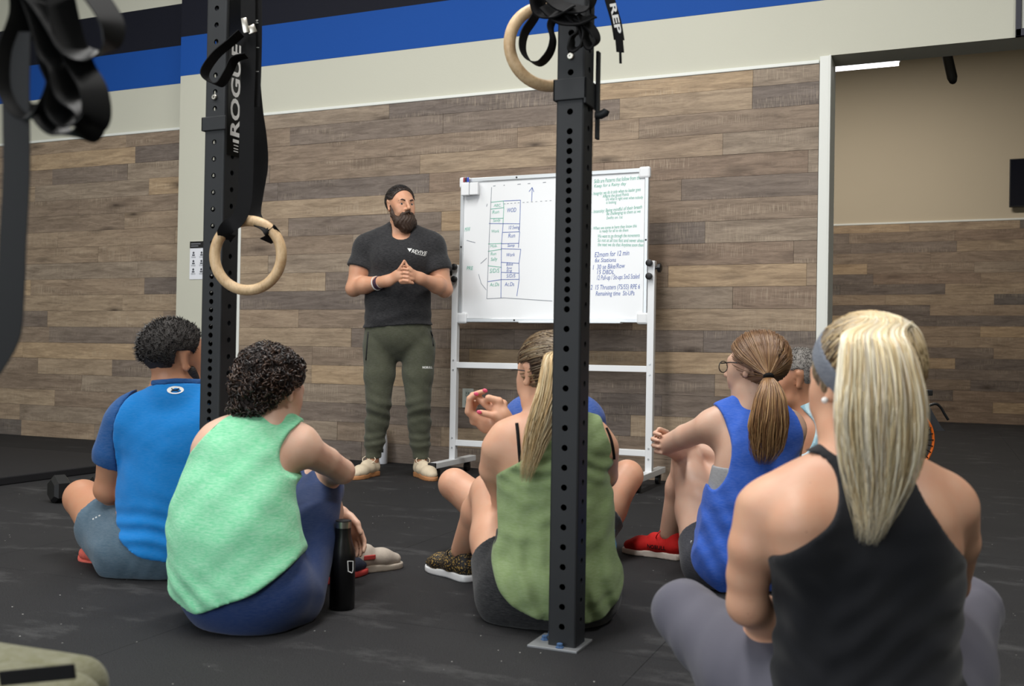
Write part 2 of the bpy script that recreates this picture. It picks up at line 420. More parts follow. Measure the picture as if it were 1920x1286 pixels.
# bracket plate and hook behind the centre post, upper bolts
MB().box(np.array((PC[0]+.046, PC[1]+.025, zc0-.09)), np.array((PC[0]+.054, PC[1]+.045, zc1+.085)), .002).build('bracket_plate', M['steel'], pc)
hk = at(1124, 216, 2.62); a0 = np.array((PC[0]+.05, PC[1]+.02, hk[2]-.003))
o = MB().tube([a0, a0+np.array((.014, .0, .0)), a0+np.array((.026, 0, .005)), a0+np.array((.030, 0, .012))], [.010, .011, .011, .009], 12).build('hook', M['steel'], pc); autosmooth(o)
for c, t, py, m in ((PC, pc, 107, 'bolt'), (P1, p1, 183, 'bolt')):
    z = ony(1063 if c is PC else 402, py, c[1]-.0381)[2]
    MB().lathe((c[0], c[1]-.0385, z), [(.009, 0), (.009, .005), (.007, .007), (.003, .007), (.003, .004)], (0, -1, 0), 12).build('bolt', M[m], t)
# lettering on the left post's right face
xs = P1[0]+.0381+.0008
zt = lambda py: ony(440, py, P1[1])[2]
d = MB().box(np.array((xs-.0006, P1[1]-.026, zt(292))), np.array((xs, P1[1]+.031, zt(-60))), 0).build('decal', M['blackgloss'], p1)
lettering('lettering', 'ROGUE', (xs+.0008, P1[1]+.027, zt(257)), (0, 0, 1), (0, -1, 0), .058, M['print'], d, 0, .0016, 1, width=zt(84)-zt(257))
MB().box(np.array((xs, P1[1]+.0, zt(266))), np.array((xs+.0008, P1[1]+.027, zt(260)))).build('decal_bar', M['print'], d)
for k, yy in enumerate((272, 278, 283)):
    MB().box(np.array((xs, P1[1]+.004, zt(yy))), np.array((xs+.0006, P1[1]+.025, zt(yy-1.6)))).build('decal_line', M['print'], d)

# ------------------------------------------------------------------ gymnastic rings
def mat_ring():
    t = NT('pale_birch'); g = t.noise(t.pos((1, 1, 1)), 18, 6, .7); f = t.noise(t.pos((40, 40, 6)), 6, 4)
    c = t.mix(t.ramp(g, [(.3, (0, 0, 0)), (.7, (1, 1, 1))]), srgb(176, 142, 102), srgb(216, 188, 148)); c = t.mix(t.ramp(f, [(.5, (0, 0, 0)), (.8, (.5, .5, .5))]), c, srgb(140, 106, 70))
    return t.set(c, .5)
M['ring'] = mat_ring()
def ring_mesh(c, axis, R, r):
    c = np.array(c); az = nrm(axis); u = nrm(np.cross(az, ZU)); w = np.cross(u, az); mb = MB()
    mb.tube([c+R*(math.cos(a)*u+math.sin(a)*w) for a in np.linspace(0, 2*math.pi, 49)[:-1]], r, 14, closed=True); return mb
Dr = 2.93; rc = at(465, 479, Dr); s = FPX/Dr
r1 = thing('gymnastic_ring', 'pale wooden gymnastic ring hanging on black strap at left post', 'gym ring', rc, 'gymnastic rings')
ring_mesh(rc, FH+RH*.12, .1015, .0158).build('ring', M['ring'], r1, True)
W0 = RH
def ribpx(pts, D, wdir, width, mb=None, n=6, th=.0025):
    mb = mb or MB(); P = spline([at(p[0], p[1], D+(p[2] if len(p) > 2 else 0)) for p in pts], n)
    return mb.ribbon(P, wdir, width, th)
# strap loop round the ring: a front and a back leg
mb = MB(); ribpx([(464, -60), (466, 100), (463, 200), (462, 300), (458, 380), (445, 412), (428, 425), (421, 440, .014), (438, 446, .03)], Dr-.02, W0, .042, mb)
ribpx([(475, -60, .05), (474, 120, .05), (479, 200, .05), (487, 260, .05), (489, 310, .05), (481, 360, .04), (476, 400, .02), (488, 420), (504, 430, -.02), (513, 442), (498, 452, .02)], Dr, W0*.9+FH*.3, .042, mb)
autosmooth(mb.build('strap', M['strap'], r1), 42)
mb = MB(); ribpx([(478, -40), (479, 60), (477, 150), (474, 200)], Dr-.005, W0, .038, mb); stp = autosmooth(mb.build('numbered_strap', M['strap'], r1), 42)
for tx, px, py, sz in (('14', 484, 45, .013), ('I', 486, 90, .012), ('I', 485, 135, .012)):
    lettering('strap_mark', tx, at(px, py, Dr-.012), ZU, -RH, sz, M['print'], stp)
mb = MB(); ribpx([(452, 62), (432, 80), (404, 104), (384, 135), (392, 152), (412, 158), (428, 136), (440, 112), (462, 104)], Dr-.05, FH+RH*.35, .040, mb); autosmooth(mb.build('strap_tail', M['strap'], r1), 42)
bk = MB().obox(at(460, 48, Dr-.045), (.0085, .004, .022), RH+ZU*.2, FH, ZU-RH*.2, .002).obox(at(472, 55, Dr-.04), (.012, .003, .012), RH+ZU*.4, FH, ZU-RH*.4, .002).build('buckle', M['bolt'], r1); autosmooth(bk)

D2 = 2.68; rc2 = at(1026, 88, D2)
r2 = thing('gymnastic_ring', 'pale wooden gymnastic ring tucked behind top of centre post', 'gym ring', rc2, 'gymnastic rings')
ring_mesh(rc2, FH*.9-RH*.25, .1045, .0160).build('ring', M['ring'], r2, True)
mb = MB()
ribpx([(1030, -30), (1005, 28), (984, 62), (980, 92), (992, 113), (1012, 118), (1030, 100), (1037, 75), (1032, 50), (1040, 30)], D2-.08, FH+RH*.5, .040, mb, 8)
autosmooth(mb.build('strap_loop', M['strap'], r2), 42)
mb = MB(); dd = D2-.17
for pts, w in (([(1002, -20), (1010, 20), (1040, 26), (1075, 10)], .05), ([(1010, -30), (1050, 10), (1100, 14), (1112, -20)], .055), ([(1020, 10), (1050, 36), (1085, 40), (1115, 30)], .05),
               ([(1060, 20), (1085, 50), (1074, 72), (1072, 92), (1088, 86), (1098, 60), (1090, 30)], .034), ([(1080, 30), (1108, 52), (1118, 74), (1106, 88), (1096, 70), (1088, 44)], .036)):
    ribpx(pts, dd, FH*.6+ZU*.5+RH*.4, w, mb, 8, .004)
autosmooth(mb.build('strap_bundle', M['strap'], r2), 42)
mb = MB(); P = spline([at(1136, -30, D2-.1), at(1145, 5, D2-.1), at(1155, 40, D2-.1), at(1161, 75, D2-.1)], 6)
mb.ribbon(P, FH*.5+RH*.8, .034); mb.ribbon([P[-1], at(1163, 98, D2-.1)], FH*.5+RH*.8, .024); mb.ribbon([at(1163, 98, D2-.1), at(1163.5, 119, D2-.1)], FH*.5+RH*.8, .007)
tl = autosmooth(mb.build('strap_end', M['strap'], r2), 42)
lettering('lettering', 'REP', at(1143, 6, D2-.118), -ZU+RH*.22, RH+ZU*.22, .022, M['print'], tl, 0, .0006, width=.078)

# black looped straps in the near left foreground
D3 = 1.12
st = thing('hanging_straps', 'cluster of glossy black strap loops hanging in the near left corner', 'straps', at(60, 100, D3))
M['fstrap'] = plain('black_glossy_webbing', srgb(7, 8, 10), .5, 0, .25, .15, 200)
for nm, pts, wd, w in (('long_strap', [(32, 60), (30, 180), (31, 320), (24, 460), (20, 560), (12, 630), (-22, 690)], RH, .030),
                   ('strap_loop', [(40, -40), (44, 30), (22, 100), (22, 170), (52, 216), (88, 214), (112, 160), (100, 110), (88, 50), (70, -30)], RH*.8+FH*.7, .030),
                   ('strap_loop', [(56, -30), (82, 40), (98, 100), (118, 130), (132, 180), (168, 215), (160, 250), (120, 250), (92, 225), (84, 195)], RH*.7+FH*.7, .034),
                   ('strap_loop', [(150, -40), (185, 0), (210, 45), (205, 85), (172, 104), (135, 90), (110, 50), (84, 10), (50, -30)], FH*.7+ZU*.5+RH*.3, .034),
                   ('strap_loop', [(85, -40), (78, 20), (92, 70), (100, 120), (118, 165), (112, 205), (140, 235), (178, 225), (176, 170), (150, 120), (128, 60), (110, -20)], RH*.75+FH*.6, .032)):
    mb = MB(); ribpx(pts, D3, wd, w, mb, 8, .002); autosmooth(mb.build(nm, M['fstrap'], st), 42)

# ------------------------------------------------------------------ whiteboard
YB = 5.55; bx0, bx1, bz0, bz1 = -2.735, -1.542, .937, 1.822
wbd = thing('whiteboard', 'white dry-erase board on a wheeled white metal stand against planks', 'whiteboard', ((bx0+bx1)/2, YB, 0))
bs = MB().box(np.array((bx0+.02, YB-.006, bz0+.02)), np.array((bx1-.02, YB+.012, bz1-.02))).build('writing_surface', M['board'], wbd)
for nm, lo, hi in (('frame_rail', (bx0, YB-.014, bz0), (bx1, YB+.016, bz0+.026)), ('frame_rail', (bx0, YB-.014, bz1-.026), (bx1, YB+.016, bz1)), ('frame_rail', (bx0, YB-.0135, bz0), (bx0+.024, YB+.0155, bz1)), ('frame_rail', (bx1-.024, YB-.0135, bz0), (bx1, YB+.0155, bz1))):
    MB().box(np.array(lo), np.array(hi), .004).build(nm, M['alu'], wbd)
for x in (bx0+.026, bx1-.026):
    for z in (bz0+.026, bz1-.026):
        MB().box(np.array((x-.034, YB-.018, z-.034)), np.array((x+.034, YB+.018, z+.034)), .012).build('frame_corner', M['white'], wbd)
for cx, cz in ((-2.36, bz0+.013), (-2.36, bz1-.013), (bx0+.012, 1.40), (bx1-.012, 1.41)):
    MB().lathe((cx, YB-.014, cz), [(.006, 0), (.005, .003)], (0, -1, 0), 10).build('screw', M['black'], wbd)
lt = .024
MB().box(np.array((bx0+.42, YB-.06, bz0-.006)), np.array((bx1-.14, YB-.012, bz0+.006)), .003).build('pen_tray', M['alu'], wbd)
for x in (bx0-.024, bx1+.024):
    MB().box(np.array((x-.02, YB-.02, .085)), np.array((x+.02, YB+.02, 1.29)), .003).build('leg', M['white'], wbd)
    MB().box(np.array((x-.024, YB-.28, .06)), np.array((x+.024, YB+.28, .095)), .003).build('foot', M['white'], wbd)
    MB().box(np.array((x-.0245, YB-.287, .0595)), np.array((x+.0245, YB-.27, .0955)), .002).build('end_cap', M['black'], wbd)
    for yy in (YB-.22, YB+.2):
        cs = MB().lathe((x-.012, yy, .03), [(.012, -.002), (.03, 0), (.03, .022), (.012, .024)], (1, 0, 0), 18).box(np.array((x-.016, yy-.012, .035)), np.array((x+.016, yy+.012, .062))).build('caster', M['black'], wbd); autosmooth(cs)
    sg = -1 if x < -2 else 1
    for z in (1.275, 1.20):
        kn = MB().lathe((x+.006*-sg, YB-.02, z), [(.006, 0), (.006, .012), (.019, .013), (.02, .03), (.012, .034)], (0, -1, 0), 12).build('knob', M['black'], wbd); autosmooth(kn)
    kn = MB().lathe((x+.02*sg, YB, 1.25), [(.008, 0), (.008, .012), (.026, .014), (.026, .03), (.014, .036)], (sg, 0, 0), 8).build('knob', M['black'], wbd); autosmooth(kn)
for z in (.674, .196):
    MB().box(np.array((bx0-.006, YB-.014, z-.018)), np.array((bx1+.006, YB+.014, z+.018)), .003).build('crossbar', M['white'], wbd)
    for x in (bx0-.024, bx1+.024):
        for dz in (.03, -.03):
            MB().lathe((x, YB-.02, z+dz), [(.006, 0), (.005, .004)], (0, -1, 0), 8).build('screw', M['alu'], wbd)
INK = {'g': plain('green_marker_ink', srgb(110, 186, 164), .6), 'b': plain('blue_marker_ink', srgb(96, 118, 184), .6), 'k': plain('grey_marker_ink', srgb(140, 146, 156), .6)}
def bp(px, py):
    p = ony(px, py, YB-.0072); return p
def wline(pts, ink, w=.0035):
    for i in range(len(pts)-1):
        a, b = bp(*pts[i]), bp(*pts[i+1]); d = nrm(b-a); nn = np.cross(d, (0, 1, 0)); MBL[ink].add([a-nn*w/2, b-nn*w/2, b+nn*w/2, a+nn*w/2], [(0, 1, 2, 3)])
MBL = {k: MB() for k in INK}
def z5(x, y): # from the 1567-px wide close crop of the board (850..1240, 300..620)
    return (850+x*390/1567, 300+y*320/1286)
for ink, pts in (('k', [(288, 205), (275, 480), (252, 1045), (380, 1038), (745, 1062)]), ('g', [(282, 318), (378, 308)]), ('g', [(280, 370), (380, 358), (376, 308)]), ('g', [(380, 358), (376, 438), (280, 440)]), ('g', [(376, 438), (374, 475)]),
                 ('b', [(378, 308), (506, 302), (500, 480)]), ('b', [(268, 478), (500, 480)]), ('b', [(375, 475), (362, 640), (360, 900), (358, 1040)]), ('b', [(500, 480), (497, 540), (370, 545)]), ('b', [(500, 540), (490, 660)]), ('b', [(362, 630), (492, 627)]),
                 ('b', [(362, 668), (508, 672), (494, 780), (496, 900), (478, 1025)]), ('b', [(362, 770), (496, 778)]), ('b', [(362, 846), (494, 852)]), ('b', [(260, 916), (362, 900), (494, 898)]), ('g', [(262, 632), (362, 628)]), ('g', [(260, 688), (362, 672)]), ('g', [(260, 796), (362, 808)]),
                 ('b', [(590, 310), (594, 210)]), ('b', [(570, 238), (594, 206), (606, 240)]), ('k', [(250, 350), (256, 330)]), ('k', [(100, 605), (165, 622)]), ('k', [(205, 780), (252, 738)]), ('k', [(190, 860), (210, 930), (248, 978)])):
    wline([z5(*p) for p in pts], ink)
for a in ((300, 318), (378, 388), (482, 508), (560, 580), (674, 698)): wline([z5(a[0], 196-(a[0]-300)*.07), z5(a[1], 195-(a[1]-300)*.07)], 'k')
for a in (380, 404, 430, 458, 485, 522, 552, 585, 618, 655, 692, 725): wline([z5(a, 330-(a-380)*.07), z5(a+14, 329-(a-380)*.07)], 'k', .003)
for k in MBL: MBL[k].build('marker_lines', INK[k], bs)['kind'] = 'stuff'
def scr(s, x, y, x2, y2, ink, hs=30):
    a, b = bp(*z5(x, y)), bp(*z5(x2, y2)); lettering('handwriting', s, a, b-a, (0, 0, 1), hs*.0011, INK[ink], bs, .18, .0, width=np.linalg.norm(b-a))
for s in (('ABC.', 304, 352, 360, 350, 'g', 22), ('Run', 290, 405, 342, 400, 'g', 26), ('Sandy', 298, 466, 354, 462, 'g', 24), ('Work', 284, 548, 342, 545, 'g', 24), ('Mob.', 276, 660, 328, 655, 'g', 22), ('Run', 278, 718, 320, 715, 'g', 24), ('Sally', 280, 760, 330, 756, 'g', 26), ('S/D/S', 272, 850, 345, 848, 'g', 34), ('Ac.Ds', 274, 952, 345, 948, 'g', 28),
          ('WOD', 402, 395, 470, 390, 'b', 34), ('10 Swing', 412, 522, 496, 518, 'b', 28), ('Run', 410, 585, 462, 582, 'b', 32), ('Samp', 406, 655, 460, 652, 'b', 24), ('Work', 396, 728, 460, 724, 'b', 28), ('Bike', 396, 796, 446, 794, 'b', 22), ('Row', 400, 822, 440, 820, 'b', 18), ('Erg', 398, 842, 440, 840, 'b', 18), ('S/D/S', 398, 886, 466, 884, 'b', 28), ('Ac.Ds', 386, 950, 458, 948, 'b', 30),
          ('M/W', 84, 540, 126, 535, 'g', 34), ('PRE', 98, 828, 146, 828, 'g', 30),
          ('Skills are Patterns that follow from the', 1058, 175, 1410, 145, 'g', 30), ('Keep for a Rainy day', 1058, 208, 1300, 188, 'g', 24), ('- Integrity: we do it only when no leader goes', 1042, 266, 1410, 232, 'g', 26), ('Affects the good Points', 1124, 284, 1322, 268, 'g', 24), ('Do what is right even when nobody', 1148, 304, 1428, 290, 'g', 22), ('is looking', 1150, 330, 1226, 326, 'g', 22),
          ('- Intensity: Being mindful of their breath', 1040, 402, 1420, 364, 'g', 26), ('Be challenging to them as we', 1152, 416, 1408, 396, 'g', 24), ('Swifts on 1st', 1152, 446, 1274, 440, 'g', 22), ('- When we come in here they know this', 1040, 526, 1380, 506, 'g', 24), ('is ready for all to do them', 1100, 546, 1316, 538, 'g', 22), ('We want to go through the movements', 1086, 586, 1402, 578, 'g', 26), ('So not at all too fast and never ahead', 1086, 616, 1440, 618, 'g', 26), ('the next we do that Anytime soon then', 1086, 648, 1430, 652, 'g', 26),
          ('E2mom for 12 min', 1062, 732, 1322, 716, 'b', 38), ('6x Stations', 1064, 770, 1222, 766, 'b', 32), ('1  30 se Bike/Row', 1044, 826, 1286, 812, 'b', 36), ('15 DBDL', 1076, 860, 1204, 858, 'b', 32), ('12 Pull-up / Sit-ups SmS Scaled', 1076, 904, 1398, 892, 'b', 36), ('2  15 Thrusters (75/55) RPE 6', 1032, 976, 1404, 970, 'b', 36), ('Remaining time  Sit-UPs', 1070, 1022, 1362, 1018, 'b', 34)): scr(*s)
# eraser holder and markers
hp = bp(*z5(80, 275)); hq = bp(*z5(205, 178))
hb = thing('marker_holder', 'white plastic marker holder on upper left corner of whiteboard', 'marker holder', (hp[0], YB-.01, hp[2]))
MB().box(np.array((hp[0], YB-.052, hp[2])), np.array((hp[0]+.053, YB-.0188, hq[2])), .004).build('cup', M['white'], hb)
tg = MB().box(np.array((hp[0]+.055, YB-.046, hp[2]+.002)), np.array((hq[0], YB-.0188, hq[2]+.004)), .004).build('felt_eraser', M['white'], None)
tag(tg, 'white felt board eraser beside the marker holder', 'eraser')
for k, (cn, c) in enumerate((('red', (150, 50, 60)), ('black', (30, 32, 46)), ('blue', (40, 70, 190)))):
    x = hp[0]+.014+.013*k; b = thing('marker', '%s capped dry-erase marker standing in the whiteboard holder' % cn, 'marker', (x, YB-.036, hq[2]-.02))
    o = MB().lathe((x, YB-.036, hq[2]-.02), [(.006, 0), (.006, .028)], n=12).build('barrel', M['white'], b); autosmooth(o)
    o = MB().lathe((x, YB-.036, hq[2]+.008), [(.0068, 0), (.0066, .026), (.004, .03)], n=12).build('cap', plain('%s_cap' % cn, srgb(*c), .4), b); autosmooth(o)

# ------------------------------------------------------------------ small things of the room
# outlet
po = np.array((-2.838, YW-.016, .453)); t = thing('wall_outlet', 'pale grey double power outlet on plank wall behind whiteboard', 'outlet', po)
pl = MB().box(po-np.array((.04, .006, .063)), po+np.array((.04, .001, .063)), .003).build('cover_plate', plain('outlet_grey', srgb(196, 202, 196), .4), t)
for dz in (.03, -.03):
    so = MB().box(po+np.array((-.017, -.009, dz-.016)), po+np.array((.017, -.0055, dz+.016)), .003).build('socket', plain('outlet_socket', srgb(170, 180, 174), .4), t)
    for dx in (-.007, .007): MB().box(po+np.array((dx-.0015, -.0095, dz-.002)), po+np.array((dx+.0015, -.0085, dz+.009))).build('slot', M['black'], so)
# notice on the white pier
a, b = ony(357, 453, YW-.001), ony(397, 523, YW-.001)
t = thing('wall_notice', 'white paper notice with black heading on white pier beside post', 'notice', (a[0], YW-.001, b[2]))
pp = MB().box(np.array((a[0], YW-.004, b[2])), np.array((b[0], YW-.001, a[2]))).build('sheet', plain('notice_paper', srgb(232, 234, 240), .7), t)
MB().box(np.array((a[0], YW-.006, a[2]-.05)), np.array((b[0], YW-.0042, a[2]))).build('heading_bar', M['black'], pp)
for i in range(2): MB().box(np.array((a[0]+.010, YW-.0068, a[2]-.022-.016*i)), np.array((a[0]+.10-.02*i, YW-.006, a[2]-.015-.016*i))).build('heading_line', plain('notice_grey', srgb(120, 122, 128), .7), pp)
gi = plain('notice_ink', srgb(70, 72, 80), .7)
for i in range(3):
    for j in range(2):
        c = np.array((a[0]+.035+.075*j, YW-.0045, a[2]-.085-.062*i))
        MB().lathe(c, [(.009, 0), (.009, .0008)], (0, -1, 0), 8).box(c+np.array((-.012, -.0008, -.022)), c+np.array((.012, 0, -.012))).build('pictogram', gi, pp)
        for q in range(2): MB().box(c+np.array((-.02, -.0006, -.030-.007*q)), c+np.array((.02, 0, -.028-.007*q))).build('notice_line', gi, pp)
# television in the far room
a = ony(1893, 299, YF-.06); zb = ony(1893, 389, YF-.06)[2]
t = thing('television', 'black flat television on the far wall at right edge', 'television', (a[0]+.5, YF-.05, zb))
MB().box(np.array((a[0], YF-.09, zb)), np.array((a[0]+1.0, YF-.05, a[2])), .006).build('bezel', M['black'], t)
MB().box(np.array((a[0]+.012, YF-.0925, zb+.015)), np.array((a[0]+.988, YF-.0895, a[2]-.012))).build('screen', plain('dark_screen', srgb(22, 24, 34), .12), t)
MB().box(np.array((a[0]+.35, YF-.05, zb+.15)), np.array((a[0]+.65, YF-.0205, a[2]-.15))).build('mount', M['black'], t)
# framed print over the opening
a = ony(1904, 69, YW-.02); t = thing('framed_print', 'black framed print above the wide opening at upper right', 'picture frame', (a[0]+.3, YW-.02, a[2]))
for lo, hi in (((0, 0), (.7, .04)), ((0, .5), (.7, .54)), ((0, .0), (.028, .54)), ((.672, 0), (.7, .54))):
    MB().box(np.array((a[0]+lo[0], YW-.03, a[2]+lo[1])), np.array((a[0]+hi[0], YW-.001, a[2]+hi[1])), .003).build('frame', plain('dark_frame', srgb(22, 22, 40), .4), t)
MB().box(np.array((a[0]+.02, YW-.014, a[2]+.03)), np.array((a[0]+.68, YW-.006, a[2]+.51))).build('print', plain('print_paper', srgb(205, 205, 196), .6), t)
# light tube and black pendant beyond the opening
Yt = 8.2; a, b = ony(1556, 132, Yt), ony(1685, 122.5, Yt)
t = thing('light_tube', 'glowing white light tube just inside the wide opening', 'light', (a[0], Yt, a[2]+.02))
g = NT('tube_glow'); g.b.inputs['Emission Color'].default_value = (1, .98, 1, 1); g.b.inputs['Emission Strength'].default_value = 6; g.set((.9, .9, .9), .4)
o = MB().tube([(a[0], Yt, a[2]), (b[0], Yt, a[2])], .012, 14).build('tube', g.m, t); autosmooth(o)
MB().box(np.array((a[0]-.01, Yt-.03, a[2]+.02)), np.array((b[0]+.01, Yt+.03, a[2]+.05)), .004).build('batten', M['white'], t)
for x in (a[0]+.1, b[0]-.1): MB().tube([(x, Yt, a[2]+.05), (x, Yt, CEIL)], .004, 6).build('hanger', M['alu'], t)
Ys = 7.6; a, b = ony(1775, 100, Ys), ony(1787, 152, Ys); up = nrm(a-b)
t = thing('pendant_speaker', 'black rounded pendant cylinder hanging below the opening lintel', 'speaker', b-up*.02)
rs = .034
o = MB().lathe(b-up*.02, [(.01, 0), (rs*.7, .012), (rs, .045), (rs, .5)], up, 24).build('cylinder', M['black'], t); autosmooth(o, 50)
MB().tube([b+up*.45, b+up*.45+np.array((0, 0, CEIL-(b+up*.45)[2]))], .008, 8).build('stem', M['black'], t)
# stall bike in the far right
def fan_bike():
    D = 4.4; c = at(1722, 822, D); R = .19
    t = thing('air_bike', 'black fan exercise bike with orange rim behind the grey headband wearer', 'exercise bike', (c[0], c[1], 0))
    ax = nrm(FH*.9-RH*.25); u = nrm(np.cross(ax, ZU)); w = ZU; mk = plain('orange_rim', srgb(236, 112, 30), .45)
    ringp = lambda r, dz, n=40: [c+ax*dz+r*(math.cos(q)*u+math.sin(q)*w) for q in np.linspace(0, 2*math.pi, n+1)[:-1]]
    sc = D/FPX
    R = 34*sc*1.0; R = .085
    R = .13
    cc = at(1697, 824, D); c = cc
    MB().tube(ringp(R, -.02), .006, 8, closed=True).build('orange_rim', mk, t, True)
    MB().tube(ringp(R*1.0, .05), .006, 8, closed=True).build('fan_guard', M['black'], t, True)
    for k in range(28):
        q = 2*math.pi*k/28; MB().tube([c+ax*-.03+.02*(math.cos(q)*u+math.sin(q)*w), c+ax*-.025+(R-.004)*(math.cos(q)*u+math.sin(q)*w)], .0025, 5).build('guard_wire', M['black'], t)
    for k in range(8):
        q = 2*math.pi*k/8; d = math.cos(q)*u+math.sin(q)*w; MB().obox(c+d*R*.5+ax*.01, (R*.4, .02, .002), d, nrm(np.cross(d, ax))+ax*.6, np.cross(d, nrm(np.cross(d, ax))+ax*.6)).build('fan_blade', M['black'], t)
    MB().lathe(c-ax*.04, [(.03, 0), (.03, .1)], ax, 16).build('hub', M['black'], t)
    dk = plain('dark_shroud', srgb(52, 54, 58), .5)
    P = [at(x, y, D+.1) for x, y in ((1700, 738), (1728, 748), (1742, 775), (1757, 800), (1764, 806), (1740, 806), (1720, 790))]; n = len(P)
    MB().add([p-FH*.05 for p in P]+[p+FH*.05 for p in P], [tuple(range(n-1, -1, -1)), tuple(range(n, 2*n))]+[(k, (k+1) % n, n+(k+1) % n, n+k) for k in range(n)]).build('shroud', dk, t)
    MB().tube(spline([at(1738, 762, D+.12), at(1754, 757, D+.12), at(1764, 764, D+.12), at(1771, 776, D+.12), at(1778, 787, D+.12)], 5), .006, 8).build('handlebar', M['black'], t, True)
    MB().obox(at(1737, 736, D+.1), (.022, .02, .013), RH, FH, ZU, .004).tube([at(1715, 738, D+.1), at(1737, 736, D+.1)], .008, 8).build('monitor', M['black'], t)
    f0 = at(1690, 800, D); f1 = f0.copy(); f1[2] = .03
    MB().tube([f0+FH*.1, f1+FH*.35], .02, 8).tube([f0-FH*.02, f1-FH*.3], .02, 8).build('frame', M['black'], t)
    for s in (-.3, .35): MB().tube([f1+FH*s-RH*.2-ZU*.0, f1+FH*s+RH*.2], .025, 10).build('foot_bar', M['black'], t)
    MB().tube([at(1600, 800, D), at(1600, 700, D)], .02, 8).tube([f0, at(1600, 800, D)], .02, 8).build('seat_post', M['black'], t)
    MB().obox(at(1600, 690, D), (.1, .09, .03), RH, FH, ZU, .02).build('seat', M['black'], t)
fan_bike()
# low black mat platform on the left
p0 = onz(-20, 921); p1_ = onz(170, 935)
tg = MB(); Yp = (p0[1]+p1_[1])/2
pf = thing('training_platform', 'low black rubber training platform along the left wall', 'platform', (-5.6, Yp+.5, 0))
MB().box(np.array((-8.8, Yp, 0.0)), np.array((-4.6, Yp+1.3, .045)), .006).build('slab', plain('platform_rubber', srgb(30, 30, 33), .7, 0, .3, .15, 60, .4, 500), pf)
# ------------------------------------------------------------------ smooth bodies
def smin(a, b, k):
    h = np.clip(.5+.5*(a-b)/k, 0, 1); return a*(1-h)+b*h - k*h*(1-h)
class Body:
    def __init__(s): s.ops = []
    def cap(s, a, b, ra, rb=None, k=.02, tag='', flat=None, sub=False):
        a = np.array(a, float); b = np.array(b, float); rb = ra if rb is None else rb; q = 1.0; n = None
        if flat is not None: n = nrm(flat[0]); q = flat[1]
        m = max(ra, rb)*max(1, q)+k+.05
        s.ops.append(('c', tag, k, sub, np.minimum(a, b)-m, np.maximum(a, b)+m, (a, b, ra, rb, n, q))); return s
    def chain(s, pts, k=.02, tag='', flat=None):
        for (a, ra), (b, rb) in zip(pts[:-1], pts[1:]): s.cap(a, b, ra, rb, k, tag, flat)
        return s
    def ell(s, c, r, ax=None, k=.02, tag='', sub=False):
        c = np.array(c, float); A = np.array([nrm(v) for v in (ax if ax is not None else np.eye(3))]); r = np.array(r, float)
        m = r.max()+k+.05; s.ops.append(('e', tag, k, sub, c-m, c+m, (c, r, A))); return s
    def prim(s, op, P):
        if op[0] == 'c':
            a, b, ra, rb, n, q = op[6]; pa = P-a; ba = b-a
            if n is not None:
                g = 1/q-1; pa = pa+np.outer(pa@n, n)*g; ba = ba+n*(ba@n)*g
            L = ba@ba; t = np.clip(pa@ba/L, 0, 1) if L > 1e-12 else np.zeros(len(P))
            v = pa-np.outer(t, ba); l = np.sqrt((v*v).sum(1))+1e-9; d = l-(ra+(rb-ra)*t)
            if n is not None:
                vn = (v@n)/l; d = d/np.sqrt(np.maximum(1e-6, 1+vn*vn*((1+g)**2-1)))
            return d
        c, r, A = op[6]; x = (P-c)@A.T; k0 = np.sqrt(((x/r)**2).sum(1))+1e-9; k1 = np.sqrt(((x/r**2)**2).sum(1))+1e-9
        return k0*(k0-1)/k1
    def __call__(s, P, tags=None, full=False):
        D = np.full(len(P), 1.0); L0, H0 = P.min(0), P.max(0)
        for op in s.ops:
            if tags is not None and op[1] not in tags: continue
            if not full and ((op[5] < L0) | (op[4] > H0)).any(): continue
            if full: idx = slice(None); Q = P
            else:
                idx = np.nonzero(((P > op[4]) & (P < op[5])).all(1))[0]
                if len(idx) == 0: continue
                Q = P[idx]
            d = s.prim(op, Q); D[idx] = -smin(-D[idx], d, op[2]) if op[3] else smin(D[idx], d, op[2])
        return D
    def bounds(s, tags=None, pad=.0):
        o = [p for p in s.ops if (tags is None or p[1] in tags) and not p[3]]
        return np.min([p[4] for p in o], 0)+.04-pad, np.max([p[5] for p in o], 0)-.04+pad
